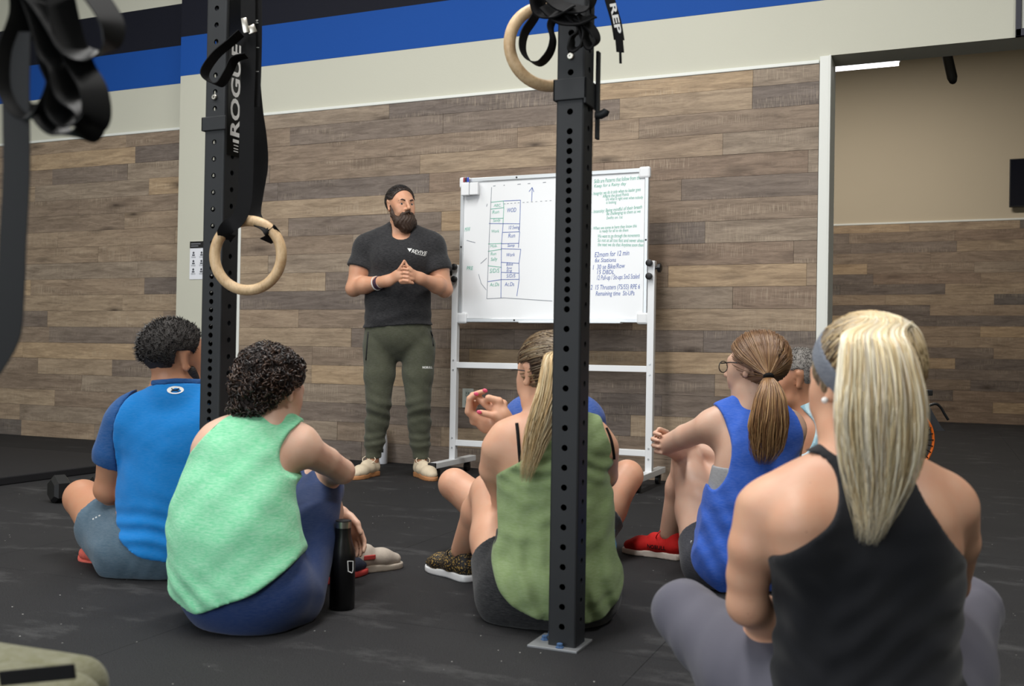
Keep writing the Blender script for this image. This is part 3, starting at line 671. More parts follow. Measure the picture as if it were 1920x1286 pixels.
def polygonise(fn, lo, hi, h, m=6):
    lo = np.array(lo, float); n = np.maximum(1, np.ceil((np.array(hi)-lo)/(h*m)).astype(int)); N = n*m
    ci = np.stack(np.meshgrid(*[np.arange(k) for k in n], indexing='ij'), -1).reshape(-1, 3)
    dc = fn(lo+(ci+.5)*h*m, True)
    V = np.where(dc < 0, -1.0, 1.0).reshape(n); V = V.repeat(m, 0).repeat(m, 1).repeat(m, 2)
    keep = ci[np.abs(dc) < h*m*1.5+.012]
    of = np.stack(np.meshgrid(*[np.arange(m)]*3, indexing='ij'), -1).reshape(-1, 3)
    for q in range(0, len(keep), 220):
        I = (keep[q:q+220, None, :]*m+of[None]).reshape(-1, 3); V[I[:, 0], I[:, 1], I[:, 2]] = fn(lo+I*h, False)
    s = V < 0
    # keep a closed border
    for ax in range(3):
        sl = [slice(None)]*3
        for e in (0, -1): sl[ax] = e; s[tuple(sl)] = False; V[tuple(sl)] = np.maximum(V[tuple(sl)], 1e-4)
    cnt = np.zeros(tuple(N-1), np.int8)
    for i in (0, 1):
        for j in (0, 1):
            for k in (0, 1): cnt += s[i:N[0]-1+i, j:N[1]-1+j, k:N[2]-1+k]
    A = np.argwhere((cnt > 0) & (cnt < 8)); idm = np.full(tuple(N-1), -1, np.int64); idm[A[:, 0], A[:, 1], A[:, 2]] = np.arange(len(A))
    acc = np.zeros((len(A), 3)); w = np.zeros(len(A))
    cor = [(i, j, k) for i in (0, 1) for j in (0, 1) for k in (0, 1)]
    for a in cor:
        for ax in range(3):
            if a[ax]: continue
            b = list(a); b[ax] = 1
            va = V[A[:, 0]+a[0], A[:, 1]+a[1], A[:, 2]+a[2]]; vb = V[A[:, 0]+b[0], A[:, 1]+b[1], A[:, 2]+b[2]]
            x = (va < 0) != (vb < 0); t = np.where(x, va/np.where(x, va-vb, 1), 0)
            p = np.tile(np.array(a, float), (len(A), 1)); p[:, ax] += t; acc[x] += p[x]; w += x
    P = lo+(A+acc/np.maximum(w, 1)[:, None])*h
    F = []
    for ax in range(3):
        u, v = (ax+1) % 3, (ax+2) % 3
        a = [slice(None)]*3; b = [slice(None)]*3; a[ax] = slice(0, -1); b[ax] = slice(1, None)
        E = np.argwhere(s[tuple(a)] != s[tuple(b)]); E = E[(E[:, u] > 0) & (E[:, v] > 0) & (E[:, u] < N[u]-1) & (E[:, v] < N[v]-1)]
        c = []
        for du, dv in ((-1, -1), (0, -1), (0, 0), (-1, 0)):
            q = E.copy(); q[:, u] += du; q[:, v] += dv; c.append(idm[q[:, 0], q[:, 1], q[:, 2]])
        Q = np.stack(c, 1); inn = s[E[:, 0], E[:, 1], E[:, 2]]; Q[~inn] = Q[~inn][:, ::-1]; F.append(Q)
    F = np.concatenate(F); return P, F[(F >= 0).all(1)]
def np_mesh(name, P, F, mat, parent=None, smooth=True):
    P = P-org(parent); me = bpy.data.meshes.new(name); n, m = len(P), len(F)
    me.vertices.add(n); me.vertices.foreach_set('co', P.astype(np.float32).ravel())
    me.loops.add(m*4); me.loops.foreach_set('vertex_index', F.astype(np.int32).ravel())
    me.polygons.add(m); me.polygons.foreach_set('loop_start', np.arange(0, m*4, 4, dtype=np.int32))
    try: me.polygons.foreach_set('loop_total', np.full(m, 4, dtype=np.int32))
    except Exception: pass
    me.update(calc_edges=True)
    o = link(name, me, mat, parent, smooth); return o
def relax(P, F, it=1, f=.5):
    n = len(P); a = F.ravel(); b = F[:, [1, 2, 3, 0]].ravel(); I = np.concatenate([a, b]); Jx = np.concatenate([b, a]); c = np.maximum(np.bincount(I, minlength=n), 1)
    for _ in range(it):
        S = np.stack([np.bincount(I, weights=P[Jx, k], minlength=n) for k in range(3)], 1); P = P*(1-f)+f*S/c[:, None]
    return P
def solid(name, fn, lo, hi, h, mat, parent, it=1):
    P, F = polygonise(fn, lo, hi, h); return np_mesh(name, relax(P, F, it), F, mat, parent)
def poly2(pts, smooth=4):
    P = np.array(spline(pts, smooth, True)) if smooth > 1 else np.array(pts, float)
    def exact(uv):
        d = np.full(len(uv), 1e9); ins = np.zeros(len(uv), bool); n = len(P)
        for i in range(n):
            a, b = P[i], P[(i+1) % n]; e = b-a; w = uv-a; t = np.clip((w@e)/(e@e+1e-12), 0, 1); q = w-np.outer(t, e); d = np.minimum(d, (q*q).sum(1))
            c = (a[1] > uv[:, 1]) != (b[1] > uv[:, 1]); x = (b[0]-a[0])*(uv[:, 1]-a[1])/((b[1]-a[1]) or 1e-12)+a[0]; ins ^= c & (uv[:, 0] < x)
        return np.where(ins, -1, 1)*np.sqrt(d)
    lo = P.min(0)-.06; hi = P.max(0)+.06; g = max(.002, (hi-lo).max()/220); nx, ny = [int(v)+2 for v in (hi-lo)/g]
    X, Y = np.meshgrid(np.arange(nx), np.arange(ny), indexing='ij'); G = exact(lo+np.stack([X.ravel(), Y.ravel()], 1)*g).reshape(nx, ny)
    def f(uv):
        q = (uv-lo)/g; q[:, 0] = np.clip(q[:, 0], 0, nx-1.001); q[:, 1] = np.clip(q[:, 1], 0, ny-1.001); i = q.astype(int); r = q-i; a, b = i[:, 0], i[:, 1]; u, v = r[:, 0], r[:, 1]
        return G[a, b]*(1-u)*(1-v)+G[a+1, b]*u*(1-v)+G[a, b+1]*(1-u)*v+G[a+1, b+1]*u*v
    return f
def uvof(P): return np.stack([P@RH, P[:, 2]], 1)
def pxpoly(pts, D, smooth=4):
    "outline given on a body's back surface, cut straight through front to back"
    return poly2([(lambda w: (w@RH, w[2]))(at(x, y, D)) for x, y in pts], smooth)
def half(p, n):
    p = np.array(p, float); n = nrm(n); return lambda P: (P-p)@n
_rg = np.random.default_rng(3)
def wav(P, d, f, ph=0.0): return np.sin(P@(np.array(d)*f)+ph)
def folds(P, seed=0, f=38, amp=.004):
    r = np.random.default_rng(seed); o = np.zeros(len(P))
    for k in range(4):
        d = nrm(r.normal(size=3)); e = nrm(r.normal(size=3)); o += np.sin(P@d*f*(.7+.5*k)+1.7*np.sin(P@e*f*.5+k)+r.uniform(0, 6))/(1+.6*k)
    return amp*o/2

# ---- heads
class Head:
    def __init__(s, c, fwd, up=(0, 0, 1), sc=1.0):
        s.c = np.array(c, float); s.y = nrm(fwd); u = np.array(up, float); s.z = nrm(u-s.y*(u@s.y)); s.x = np.cross(s.y, s.z); s.s = sc
    def w(s, x, y, z): return s.c+s.s*(x*s.x+y*s.y+z*s.z)
    def loc(s, P): q = (P-s.c)/s.s; return np.stack([q@s.x, q@s.y, q@s.z], 1)
    def ax(s): return (s.x, s.y, s.z)
    def add(s, B, face=True, nose=1.0, tag='head'):
        S = s.s; w = s.w
        B.ell(w(0, -.018, .038), np.array((.074, .094, .080))*S, s.ax(), .01, tag)
        B.cap(w(0, .03, -.005), w(0, .043, -.075), .062*S, .042*S, .03, tag)
        B.cap(w(-.030, .03, -.075), w(.030, .03, -.075), .028*S, .028*S, .03, tag); B.cap(w(0, .06, -.098), w(0, .066, -.098), .018*S, None, .02, tag)
        B.cap(w(-.035, .055, -.02), w(-.03, .06, -.04), .026*S, None, .02, tag); B.cap(w(.035, .055, -.02), w(.03, .06, -.04), .026*S, None, .02, tag)
        B.cap(w(-.034, .072, .024), w(.034, .072, .024), .014*S, None, .018, tag)
        if face:
            for e in (-1, 1):
                B.ell(w(e*.031, .098, .002), np.array((.017, .016, .011))*S, s.ax(), .010, tag, True)
                B.cap(w(e*.020, .083, .010), w(e*.043, .076, .010), .0045*S, None, .006, tag); B.cap(w(e*.021, .082, -.007), w(e*.042, .076, -.006), .004*S, None, .006, tag)
            B.cap(w(0, .090, .012), w(0, .112, -.026), .008*S, .0105*S, .010, tag); B.cap(w(-.012, .096, -.031), w(.012, .096, -.031), .008*S, None, .008, tag)
            B.cap(w(-.020, .088, -.054), w(.020, .088, -.054), .007*S, None, .006, tag); B.cap(w(-.016, .088, -.066), w(.016, .088, -.066), .0075*S, None, .006, tag)
        for e in (-1, 1):
            B.cap(w(e*.076, -.016, .024), w(e*.074, -.008, -.022), .0185*S, .012*S, .006, tag, (s.x*1.0-s.y*.35*e, .42))
            B.cap(w(e*.086, -.004, .014), w(e*.083, -.002, -.008), .007*S, None, .006, tag, None, True)
        return s
    def neck(s, B, base, r0=.052, r1=.058, tag='head'):
        B.cap(s.w(0, -.022, -.035), base, r0, r1, .03, tag); return s
    def hair(s, P, t=.012, line=(.045, .07), low=-.05, full=False):
        "scalp shell: cut by a tilted hair line in front and a nape line below"
        q = s.loc(P); x, y, z = q.T
        r = np.array((.074+t, .094+t, .080+t)); c = np.array((0, -.018, .038)); k = (q-c)/r; k0 = np.sqrt((k**2).sum(1))+1e-9; k1 = np.sqrt((k/r)**2 @ np.ones(3))+1e-9
        d = k0*(k0-1)/k1; return s.s*d, q
def strands(name, paths, radii, cols, mat, parent, n=3):
    V = []; F = []; C = []
    for P, R, K in zip(paths, radii, cols):
        P = np.array(P, float); m = len(P); b = len(V); T = np.gradient(P, axis=0); T /= np.linalg.norm(T, axis=1)[:, None]+1e-9
        a = np.array([.3, .5, .8]); u = np.cross(T, a); u /= np.linalg.norm(u, axis=1)[:, None]+1e-9; w = np.cross(T, u)
        for k in range(n):
            pass
        ang = [2*math.pi*k/n for k in range(n)]
        ring = np.stack([P+np.asarray(R)[:, None]*(math.cos(g)*u+math.sin(g)*w) for g in ang], 1).reshape(-1, 3)
        V += ring.tolist(); C += np.repeat(np.asarray(K), n, 0).tolist()
        for i in range(m-1):
            F += [(b+i*n+k, b+i*n+(k+1) % n, b+(i+1)*n+(k+1) % n, b+(i+1)*n+k) for k in range(n)]
        F += [tuple(b+k for k in range(n-1, -1, -1)), tuple(b+(m-1)*n+k for k in range(n))]
    o = mesh(name, V, F, mat, parent, True); at_ = o.data.color_attributes.new('Col', 'FLOAT_COLOR', 'POINT')
    c = np.ones((len(V), 4), np.float32); c[:, :3] = C; at_.data.foreach_set('color', c.ravel()); return o
def mat_hair(name, rough=.36, spec=.6):
    t = NT(name); a = t.n('ShaderNodeAttribute'); a.attribute_name = 'Col'; return t.set(a.outputs['Color'], rough, 0, spec)
M['hairattr'] = mat_hair('strand_hair')
def lerp(a, b, t): return np.array(a)*(1-t)+np.array(b)*t
def pony(guide, wfn, dfn, N, seed, tones, side=RH, dep=FH, r=.0028, m=14, wob=.006, endlo=.78, rootmix=None, H=None, tie=None, keep=None, root=None):
    g = np.array(spline(guide, 10)); rg = np.random.default_rng(seed); paths = []; radii = []; cols = []
    for i in range(N):
        a = rg.uniform(0, 2*math.pi); q = math.sqrt(rg.uniform(.15, 1)); ox, oy = q*math.cos(a), q*math.sin(a); te = rg.uniform(endlo, 1.0); ph = rg.uniform(0, 6); f = rg.uniform(1.5, 4)
        T = np.linspace(0, te, m); idx = T*(len(g)-1); i0 = np.clip(idx.astype(int), 0, len(g)-2); P = g[i0]+(g[i0+1]-g[i0])*(idx-i0)[:, None]
        P = P+np.outer([wfn(t)*ox for t in T], side)+np.outer([dfn(t)*oy for t in T], dep)+np.outer(np.sin(f*T*3+ph)*wob*T, side)+np.outer(np.cos(f*T*3+ph*1.7)*wob*T, dep)
        R = r*rg.uniform(.6, 1.5)*np.clip(1.2-np.linspace(0, 1, m)**2*1.15, .08, 1); k = rg.uniform(0, 1); c = np.array(tones[int(rg.integers(len(tones)))])*rg.uniform(.8, 1.12)
        C = np.tile(c, (m, 1))
        if rootmix is not None: wgt = np.clip(1-T/.16, 0, 1)[:, None]*.6; C = C*(1-wgt)+np.array(rootmix)*wgt
        if H is not None:
            c = np.array((0, -.018, .038)); rad = np.array((.086, .106, .092)); td = nrm((np.array(tie)-c)/rad)
            while True:
                d = nrm(td+rg.normal(size=3)*.75); p0 = c+d*rad
                if keep(*p0): break
            TT = np.linspace(0, 1, 7)[:-1, None]; Q = d*(1-TT)+td*TT; Q /= np.linalg.norm(Q, axis=1)[:, None]; q0 = (P[0]-H.c)/H.s; off = np.array([q0@H.x, q0@H.y, q0@H.z])-(c+td*rad)
            A = c+Q*rad*(1+.03*rg.uniform()*np.ones((6, 1)))+off*TT**2; A = H.c+H.s*(A@np.array(H.ax())); P = np.concatenate([A, P])
            for _ in range(3): P[1:-1] = (P[:-2]+2*P[1:-1]+P[2:])/4
            R = np.concatenate([np.full(6, R[0]), R]); C0 = np.array(root)*(1-TT*.9)+C[0]*TT*.9; C = np.concatenate([C0, C])
        paths.append(P); radii.append(R); cols.append(C)
    return paths, radii, cols
def comb(H, tie, N, seed, tones, t=.013, keep=None, r=.0026, m=10, root=None, root2=None):
    "strands lying on the scalp, all combed towards the tie (local coordinates)"
    rg = np.random.default_rng(seed); c = np.array((0, -.018, .038)); rad = np.array((.074+t, .094+t, .080+t)); paths = []; radii = []; cols = []
    td = (np.array(tie)-c)/rad; tl = np.linalg.norm(td); td = td/tl; n = 0; g = 0
    while n < N and g < N*20:
        g += 1; d = nrm(rg.normal(size=3)); p = c+d*rad
        if keep is not None and not keep(*p): continue
        n += 1; T = np.linspace(0, 1, m)[:, None]; Q = d*(1-T)+td*T+np.array((0, 0, 0)); Q /= np.linalg.norm(Q, axis=1)[:, None]+1e-9
        lift = 1+.02*rg.uniform(0, 1)+(max(tl, 1)-1)*T**3; P = c+Q*rad*lift; Wd = H.c+H.s*(P@np.array(H.ax()))
        col = np.array(tones[int(rg.integers(len(tones)))])*rg.uniform(.75, 1.15); C = np.tile(col, (m, 1))
        if root is not None:
            rc = np.array(root if (root2 is None or (p[0] < -.02 and p[1] > -.03)) else root2); C = rc*(1-T*.85)*rg.uniform(.8, 1.1)+C*(T*.85)
        paths.append(Wd); radii.append(r*rg.uniform(.6, 1.3)*np.linspace(1, .75, m)); cols.append(C)
    return paths, radii, cols
def mat_skin(name, col, red=None, var=.08):
    t = NT(name); n = t.noise(t.pos(), 22, 4, .6); red = red or (min(1, col[0]*1.0), col[1]*.86, col[2]*.82)
    c = t.mix(t.ramp(n, [(.35, (0, 0, 0)), (.75, (.75, .75, .75))]), col, red); f = t.noise(t.pos(), 400, 2)
    v = t.n('ShaderNodeTexVoronoi'); v.inputs['Scale'].default_value = 26; t.l(t.pos(), v.inputs['Vector']); c = t.mix(t.ramp(v.outputs['Distance'], [(.03, (.35, .35, .35)), (.06, (0, 0, 0))]), c, tuple(x*.5 for x in col))
    t.bump(f, .12, .001); t.b.inputs['Subsurface Weight'].default_value = .12; t.b.inputs['Subsurface Radius'].default_value = (.012, .005, .003); t.b.inputs['Subsurface Scale'].default_value = .6
    return t.set(c, .48, 0, .45)
def mat_cloth(name, col, heather=0.0, rough=.85, spec=.2, f=700):
    t = NT(name); n = t.noise(t.pos(), 9, 4); c = t.mix(n, tuple(x*.93 for x in col), tuple(min(1, x*1.06) for x in col))
    if heather:
        h = t.noise(t.pos((60, 60, 420)), 1.0, 4, .7); c = t.mix(t.ramp(h, [(.38, (0, 0, 0)), (.66, (1, 1, 1))]), c, tuple(x+(1-x)*heather for x in col))
    t.bump(t.noise(t.pos(), f, 3), .3, .0015); t.b.inputs['Sheen Weight'].default_value = .15
    return t.set(c, rough, 0, spec)
# ---- shoes
def shoe(parent, heel, fwd, up, L, mats, name='shoe', laces=True, h=.004, high=0.0):
    heel = np.array(heel, float); X = nrm(fwd); Z = nrm(np.array(up)-X*(np.array(up)@X)); Y = np.cross(Z, X); k = L/.28
    w = lambda x, y, z: heel+k*(x*X+y*Y+z*Z)
    U = Body()
    U.cap(w(.038, 0, .050), w(.10, 0, .052), .036*k, .039*k, .02).cap(w(.10, 0, .052), w(.19, .004, .042), .039*k, .042*k, .02, '', (Z, .85)).cap(w(.19, .004, .042), w(.238, .004, .034), .042*k, .032*k, .02, '', (Z, .75))
    U.cap(w(.036, 0, .055), w(.040, 0, .092+high), .034*k, .033*k, .02).cap(w(.06, 0, .075), w(.13, 0, .078), .026*k, .022*k, .02)
    hole = Body().cap(w(.046, 0, .10+high), w(.052, 0, .15), .027*k, .032*k, .01)
    cut = half(w(0, 0, .018), -Z)
    fn = lambda P, f: np.maximum(np.maximum(U(P, None, f), cut(P)), -hole(P, None, f))
    lo, hi = U.bounds(); o = solid(name, fn, lo, hi, h, mats[0], parent)
    ol = [(0.0, 0), (.010, .030), (.05, .036), (.11, .034), (.17, .046), (.22, .046), (.262, .030), (.28, .004), (.262, -.026), (.22, -.040), (.16, -.040), (.11, -.034), (.05, -.036), (.010, -.030)]
    p2 = poly2(ol, 4)
    def sf(P, f):
        q = (P-heel)/k; u = np.stack([q@X, q@Y], 1); z = q@Z; top = .026+.004*np.sin(u[:, 0]*18); return k*np.maximum(p2(u), np.maximum(z-top, -z))
    solid('sole', sf, lo-.02, hi+.02, h, mats[1], o)
    if laces:
        for j in range(5):
            x = .10+.019*j; zz = .093-.0075*j
            MB().tube(spline([w(x, -.026, zz-.014), w(x+.004, 0, zz+.006-.001*j), w(x, .026, zz-.014)], 4), .0026*k, 6).build('lace', mats[2], o, True)
        for sgn in (-1, 1):
            MB().tube(spline([w(.10, 0, .098), w(.085, sgn*.02, .118), w(.09, sgn*.042, .105), w(.105, sgn*.03, .085), w(.103, 0, .096)], 5), .0024*k, 6).build('lace_loop', mats[2], o, True)
    return o

def fuzz(H, N, seed, tones, keep, t=.008, ln=.012, r=.0011, back=.5, parent=None, name='hair_tips'):
    "short cropped hair standing off the scalp, lying a little backwards"
    rg = np.random.default_rng(seed); c = np.array((0, -.018, .038)); rad = np.array((.074+t, .094+t, .080+t)); P = []; R = []; K = []; n = 0
    while n < N:
        d = nrm(rg.normal(size=3)); p = c+d*rad
        if not keep(*p): continue
        n += 1; q = p+(d+np.array((0, -back, .15*back))+rg.normal(size=3)*.35)*ln*rg.uniform(.5, 1.2); mid = (p+q)/2+d*ln*.12
        P.append(np.array([H.w(*p), H.w(*mid), H.w(*q)])); R.append(np.array((r, r*.9, r*.3))); K.append(np.tile(np.array(tones[int(rg.integers(len(tones)))])*rg.uniform(.7, 1.2), (3, 1)))
    return strands(name, P, R, K, M['hairattr'], parent, 3)
# ------------------------------------------------------------------ standing instructor
def instructor():
    D0 = 6.0; J = lambda x, y, d=0.0: at(x, y, D0+d); S = D0/FPX
    t = thing('person', 'person in charcoal t-shirt and olive joggers standing with clasped hands', 'person', (lambda p: (p[0], p[1], 0))(J(748, 890)))
    sk = mat_skin('skin_ruddy', srgb(206, 156, 126)); B = Body(); fr = -FH
    # torso
    pel, wai, che, nk = J(748, 625), J(747, 570, -.03), J(749, 487, -.02), J(752, 443)
    B.ell(J(747, 624), (.176, .12, .10), (RH, FH, ZU), .05, 'torso')
    B.cap(J(747, 618), J(746, 560, -.02), .178, .170, .05, 'torso', (FH, .72)); B.cap(J(746, 560, -.02), J(748, 492, -.02), .168, .172, .06, 'torso', (FH, .66))
    B.cap(J(712, 462), J(788, 462), .078, None, .06, 'torso', (FH, .95)); B.cap(J(725, 485, -.07), J(772, 485, -.07), .07, None, .05, 'torso')
    B.cap(J(752, 430, .02), J(705, 455, .01), .050, .055, .05, 'torso'); B.cap(J(752, 430, .02), J(797, 453, .01), .050, .055, .05, 'torso')
    # arms: a = image left
    shl, ell_, wrl = J(690, 466), J(663, 541, -.05), J(729, 526, -.24); shr, elr, wrr = J(808, 463), J(834, 543, -.05), J(786, 521, -.24)
    for sh, el, wr, tg in ((shl, ell_, wrl, 'arml'), (shr, elr, wrr, 'armr')):
        B.cap(sh, sh, .072, None, .05, tg); m1 = lerp(sh, el, .5); B.cap(sh, m1, .066, .062, .03, tg); B.cap(m1, el, .062, .046, .03, tg)
        m2 = lerp(el, wr, .32)+ZU*.006; B.cap(el, m2, .044, .049, .02, tg); B.cap(m2, lerp(el, wr, .9), .049, .031, .02, tg); B.cap(lerp(el, wr, .9), wr, .031, .030, .02, tg, (FH, .8))
    # clasped hands
    def fing(pts, r=.0088, tg='hand'):
        for i in range(len(pts)-1): B.cap(pts[i], pts[i+1], r*(1-.06*i), r*(1-.06*(i+1)), .004, tg)
    H = lambda x, y, d=0.0: at(x, y, D0-.27+d)
    B.cap(wrl, H(746, 516, -.0), .031, .034, .02, 'hand', (FH*.8+RH*.4, .55)); B.cap(wrr, H(772, 515, .0), .031, .034, .02, 'hand', (FH*.8-RH*.4, .55))
    for i, y in enumerate((505, 512.5, 520, 527)):
        fing([H(750, y+1, -.008), H(757, y-1.2, -.030), H(765, y, -.030), H(770, y+2, -.012)])
        fing([H(774, y+4.0, -.006), H(768, y+2.6, -.022), H(758, y+3.4, -.020), H(752, y+4, -.004)])
    fing([H(747, 506, -.01), H(753, 498, -.022), H(758, 489, -.022)]); fing([H(772, 505, -.01), H(764, 499, -.018), H(759, 490, -.014)])
    fing([H(744, 512, .01), H(752, 502, .012), H(762, 499, .016)], .0105); fing([H(776, 511, .012), H(768, 502, .018), H(757, 500, .022)], .0105)
    # legs
    for hp, kn, an, tg in (((713, 648), (710, 755), (699, 858), 'legl'), ((784, 648), (784, 755), (789, 858), 'legr')):
        h_, k_, a_ = J(*hp), J(*kn, -.02), J(*an, .03)
        B.cap(h_, lerp(h_, k_, .5), .092, .080, .03, tg); B.cap(lerp(h_, k_, .5), k_, .080, .060, .02, tg); B.cap(k_, lerp(k_, a_, .35)+FH*.015, .056, .050, .02, tg); B.cap(lerp(k_, a_, .35)+FH*.015, a_, .048, .032, .02, tg); B.cap(a_, a_-ZU*.02, .034, .034, .02, tg)
    hd = Head(J(752, 387, -.03), -FH*.86+RH*.50+ZU*.03, ZU-RH*.04, 1.02).add(B).neck(B, J(752, 440, .0), .056, .060)
    lo, hi = B.bounds(); solid('body', lambda P, f: B(P, None, f), lo, hi, .0054, sk, t)
    # t-shirt
    tee = mat_cloth('charcoal_heather', srgb(31, 31, 34), .03); neckp = J(752, 432, -.10)
    hem = J(747, 612)[2]; sll = half(lerp(shl, ell_, .52), (ell_-shl)); slr = half(lerp(shr, elr, .60), (elr-shr)); NK = Body().cap(J(752, 395), J(752, 434, -.085), .054, .058, .01).cap(J(752, 395), J(752, 430, .04), .055, .060, .02)
    def tf(P, f):
        a = B(P, {'torso'}, f)-.014; z = P[:, 2]
        fold = np.clip((1.0-z)/.25, 0, 1)*.5+.5
        a = a+folds(P, 2, 70, .0025)*fold+.004*np.sin(z*70+2*np.sin(P@RH*14))*np.clip((hem+.16-z)/.12, 0, 1)-.010*np.clip((hem+.12-z)/.12, 0, 1)
        a = np.maximum(a, hem+.012*np.sin(P@RH*9)-z)
        for tg, cp in (('arml', sll), ('armr', slr)): a = smin(a, np.maximum(B(P, {tg}, f)-.017-.5*folds(P, 5, 40, .004), cp(P)), .02)
        return np.maximum(a, -NK(P, None, f))
    lo, hi = B.bounds({'torso', 'arml', 'armr'}); sh = solid('t_shirt', tf, lo, hi, .006, tee, t)
    bv = bvh_of(sh); lettering('lettering', 'REVIVE', J(771.5, 474, -.14), RH-ZU*.10, ZU+RH*.06, .030, M['print'], sh, .25, .0003, width=27*S, conform=bv)
    lettering('lettering', 'FITNESS', J(779, 477.4, -.14), RH-ZU*.10, ZU+RH*.06, .009, M['print'], sh, 0, .0001, width=17*S, conform=bv)
    V, F = [], []
    tri = [(764, 465.5), (773, 466), (768.5, 472.5)]; W = drape(np.array([J(x, y, -.14) for x, y in tri]), bv, FH, .0012); mesh('emblem', W, [(0, 1, 2)], M['print'], sh)
    # joggers
    jog = mat_cloth('olive_jersey', srgb(74, 76, 60), .03); cl = J(699, 848)[2]
    def jf(P, f):
        z = P[:, 2]; tor = B(P, {'torso'}, f)
        a = smin(np.maximum(tor, z-1.02), np.minimum(B(P, {'legl'}, f), B(P, {'legr'}, f)), .02)
        loose = .012+.009*np.exp(-((z-.30)/.10)**2)+.008*np.exp(-((z-.20)/.04)**2)-.004*np.clip((.165-z)/.02, 0, 1)
        wr = .0042*np.sin(z*95+2.2*np.sin(P@RH*16)+1.2*np.sin(P@FH*22))*np.exp(-((z-.40)/.07)**2)+.0035*np.sin(z*120+1.6*np.sin(P@RH*20))*np.exp(-((z-.21)/.05)**2)
        a = a-loose+folds(P, 8, 60, .003)+wr
        return np.maximum(a, np.maximum(z-.985, .108-z))
    lo, hi = B.bounds({'torso', 'legl', 'legr'}); hi[2] = 1.05; jo = solid('joggers', jf, lo, hi, .006, jog, t); bj = bvh_of(jo)
    for x0, y0, x1, y1 in ((690.5, 622, 686, 675), (808, 619, 811.5, 648)):
        P = drape(np.array([J(lerp(x0, x1, q), lerp(y0, y1, q), -.08) for q in np.linspace(0, 1, 10)]), bj, FH, .001); MB().tube(P, .0045, 6).build('pocket_zip', M['black'], jo, True)
    lettering('lettering', 'NOBULL', J(792, 690.5, -.1), RH, ZU, .017, M['print'], jo, 0, .0008, width=17*S, conform=bj)
    # hair, beard, face
    hm = NT('dark_brown_hair'); cc = hm.mix(hm.noise(hm.pos((60, 60, 60)), 8, 5), srgb(26, 20, 17), srgb(56, 42, 34)); hm.bump(hm.noise(hm.pos(), 160, 4), .6, .004); hm.set(cc, .5)
    def hf(P, f):
        d, q = hd.hair(P, .007); x, y, z = q.T
        line = .88*y-.48*(z-.085)-.052; low = -(z+.045+.30*(y+.02)); side = np.maximum(y-.030, -(np.abs(x)-.02))
        d = np.maximum(d+.0016*np.sin(x*260+3*np.sin(z*40)), np.maximum(line, np.maximum(low, np.where(z < .034, y+.030-.6*np.clip(z, 0, .034), -1))))
        # small knot at the back
        return np.minimum(d, np.sqrt(((q-np.array((0, -.125, .085)))**2).sum(1))-.028)
    lo = hd.c-.16; hi = hd.c+.17; solid('hair_underlayer', hf, lo, hi, .0045, hm.m, t, 1)
    a = comb(hd, (0, -.125, .085), 700, 3, [srgb(24, 19, 17), srgb(40, 30, 25), srgb(17, 14, 13)], .009, lambda x, y, z: .88*y-.48*(z-.085)-.050 < 0 and z > -.03-.30*(y+.02) and not (z < .034 and y > -.03), .0016, 9); strands('hair', a[0], a[1], a[2], M['hairattr'], t)
    bm_ = NT('brown_beard'); cc = bm_.mix(bm_.noise(bm_.pos((50, 50, 20)), 10, 5), srgb(26, 18, 14), srgb(74, 50, 34)); bm_.bump(bm_.noise(bm_.pos((200, 200, 60)), 1.2, 4), .7, .004); bm_.set(cc, .6)
    K = Body(); w = hd.w
    for e in (-1, 1):
        K.cap(w(e*.054, .018, -.062), w(e*.034, .050, -.096), .019, .040, .016); K.cap(w(e*.066, .004, .0), w(e*.058, .014, -.055), .006, .017, .012)
        K.cap(w(0, .101, -.045), w(e*.030, .088, -.057), .0066, .0078, .006); K.cap(w(e*.032, .083, -.058), w(e*.030, .080, -.088), .0095, .013, .008)
    K.cap(w(0, .068, -.096), w(0, .060, -.122), .044, .044, .02)
    MO = Body().cap(w(-.016, .106, -.063), w(.016, .106, -.063), .0095, None, .004)
    solid('beard', lambda P, f: np.maximum(K(P, None, f)+.0022*np.sin(hd.loc(P)[:, 0]*330+4*np.sin(hd.loc(P)[:, 2]*70)), -MO(P, None, f)), hd.c-.19, hd.c+.15, .0042, bm_.m, t, 1)
    ew = plain('eye_white', srgb(176, 160, 152), .25); ei = plain('eye_iris', srgb(50, 60, 66), .2)
    for e in (-1, 1):
        c = w(e*.0315, .0755, .0015); ey = MB().lathe(c-hd.y*.0105, [(.001, 0), (.006, .002), (.0095, .006), (.0105, .0105), (.0095, .015), (.006, .019), (.001, .021)], hd.y, 16).build('eye', ew, t, True)
        MB().lathe(c+hd.y*.0088+hd.x*.0015, [(.0056, 0), (.0050, .0014), (.001, .002)], hd.y, 12).build('iris', ei, ey)
        MB().tube([w(e*.015, .094, .0205), w(e*.031, .090, .027), w(e*.049, .075, .019)], [.0036, .0042, .0022], 6).build('eyebrow', hm.m, t, True)
    # wrist bands
    ax = nrm(wrl-ell_); c = lerp(ell_, wrl, .72); bd = plain('plum_band', srgb(66, 44, 62), .6)
    for off, wd, mt in ((0, .024, bd), (-.017, .005, M['print']), (.017, .005, M['print'])):
        MB().lathe(c+ax*(off-wd/2), [(.036-off*.25, 0), (.0385-off*.25, .0), (.0385-off*.25, wd), (.036-off*.25, wd)], ax, 28).build('wrist_band', mt, t)
    # shoes
    su = plain('cream_knit', srgb(214, 198, 172), .8, 0, .3, .12, 60, .5, 500); gum = plain('gum_sole', srgb(176, 122, 78), .6); lc = plain('cream_lace', srgb(228, 214, 190), .8)
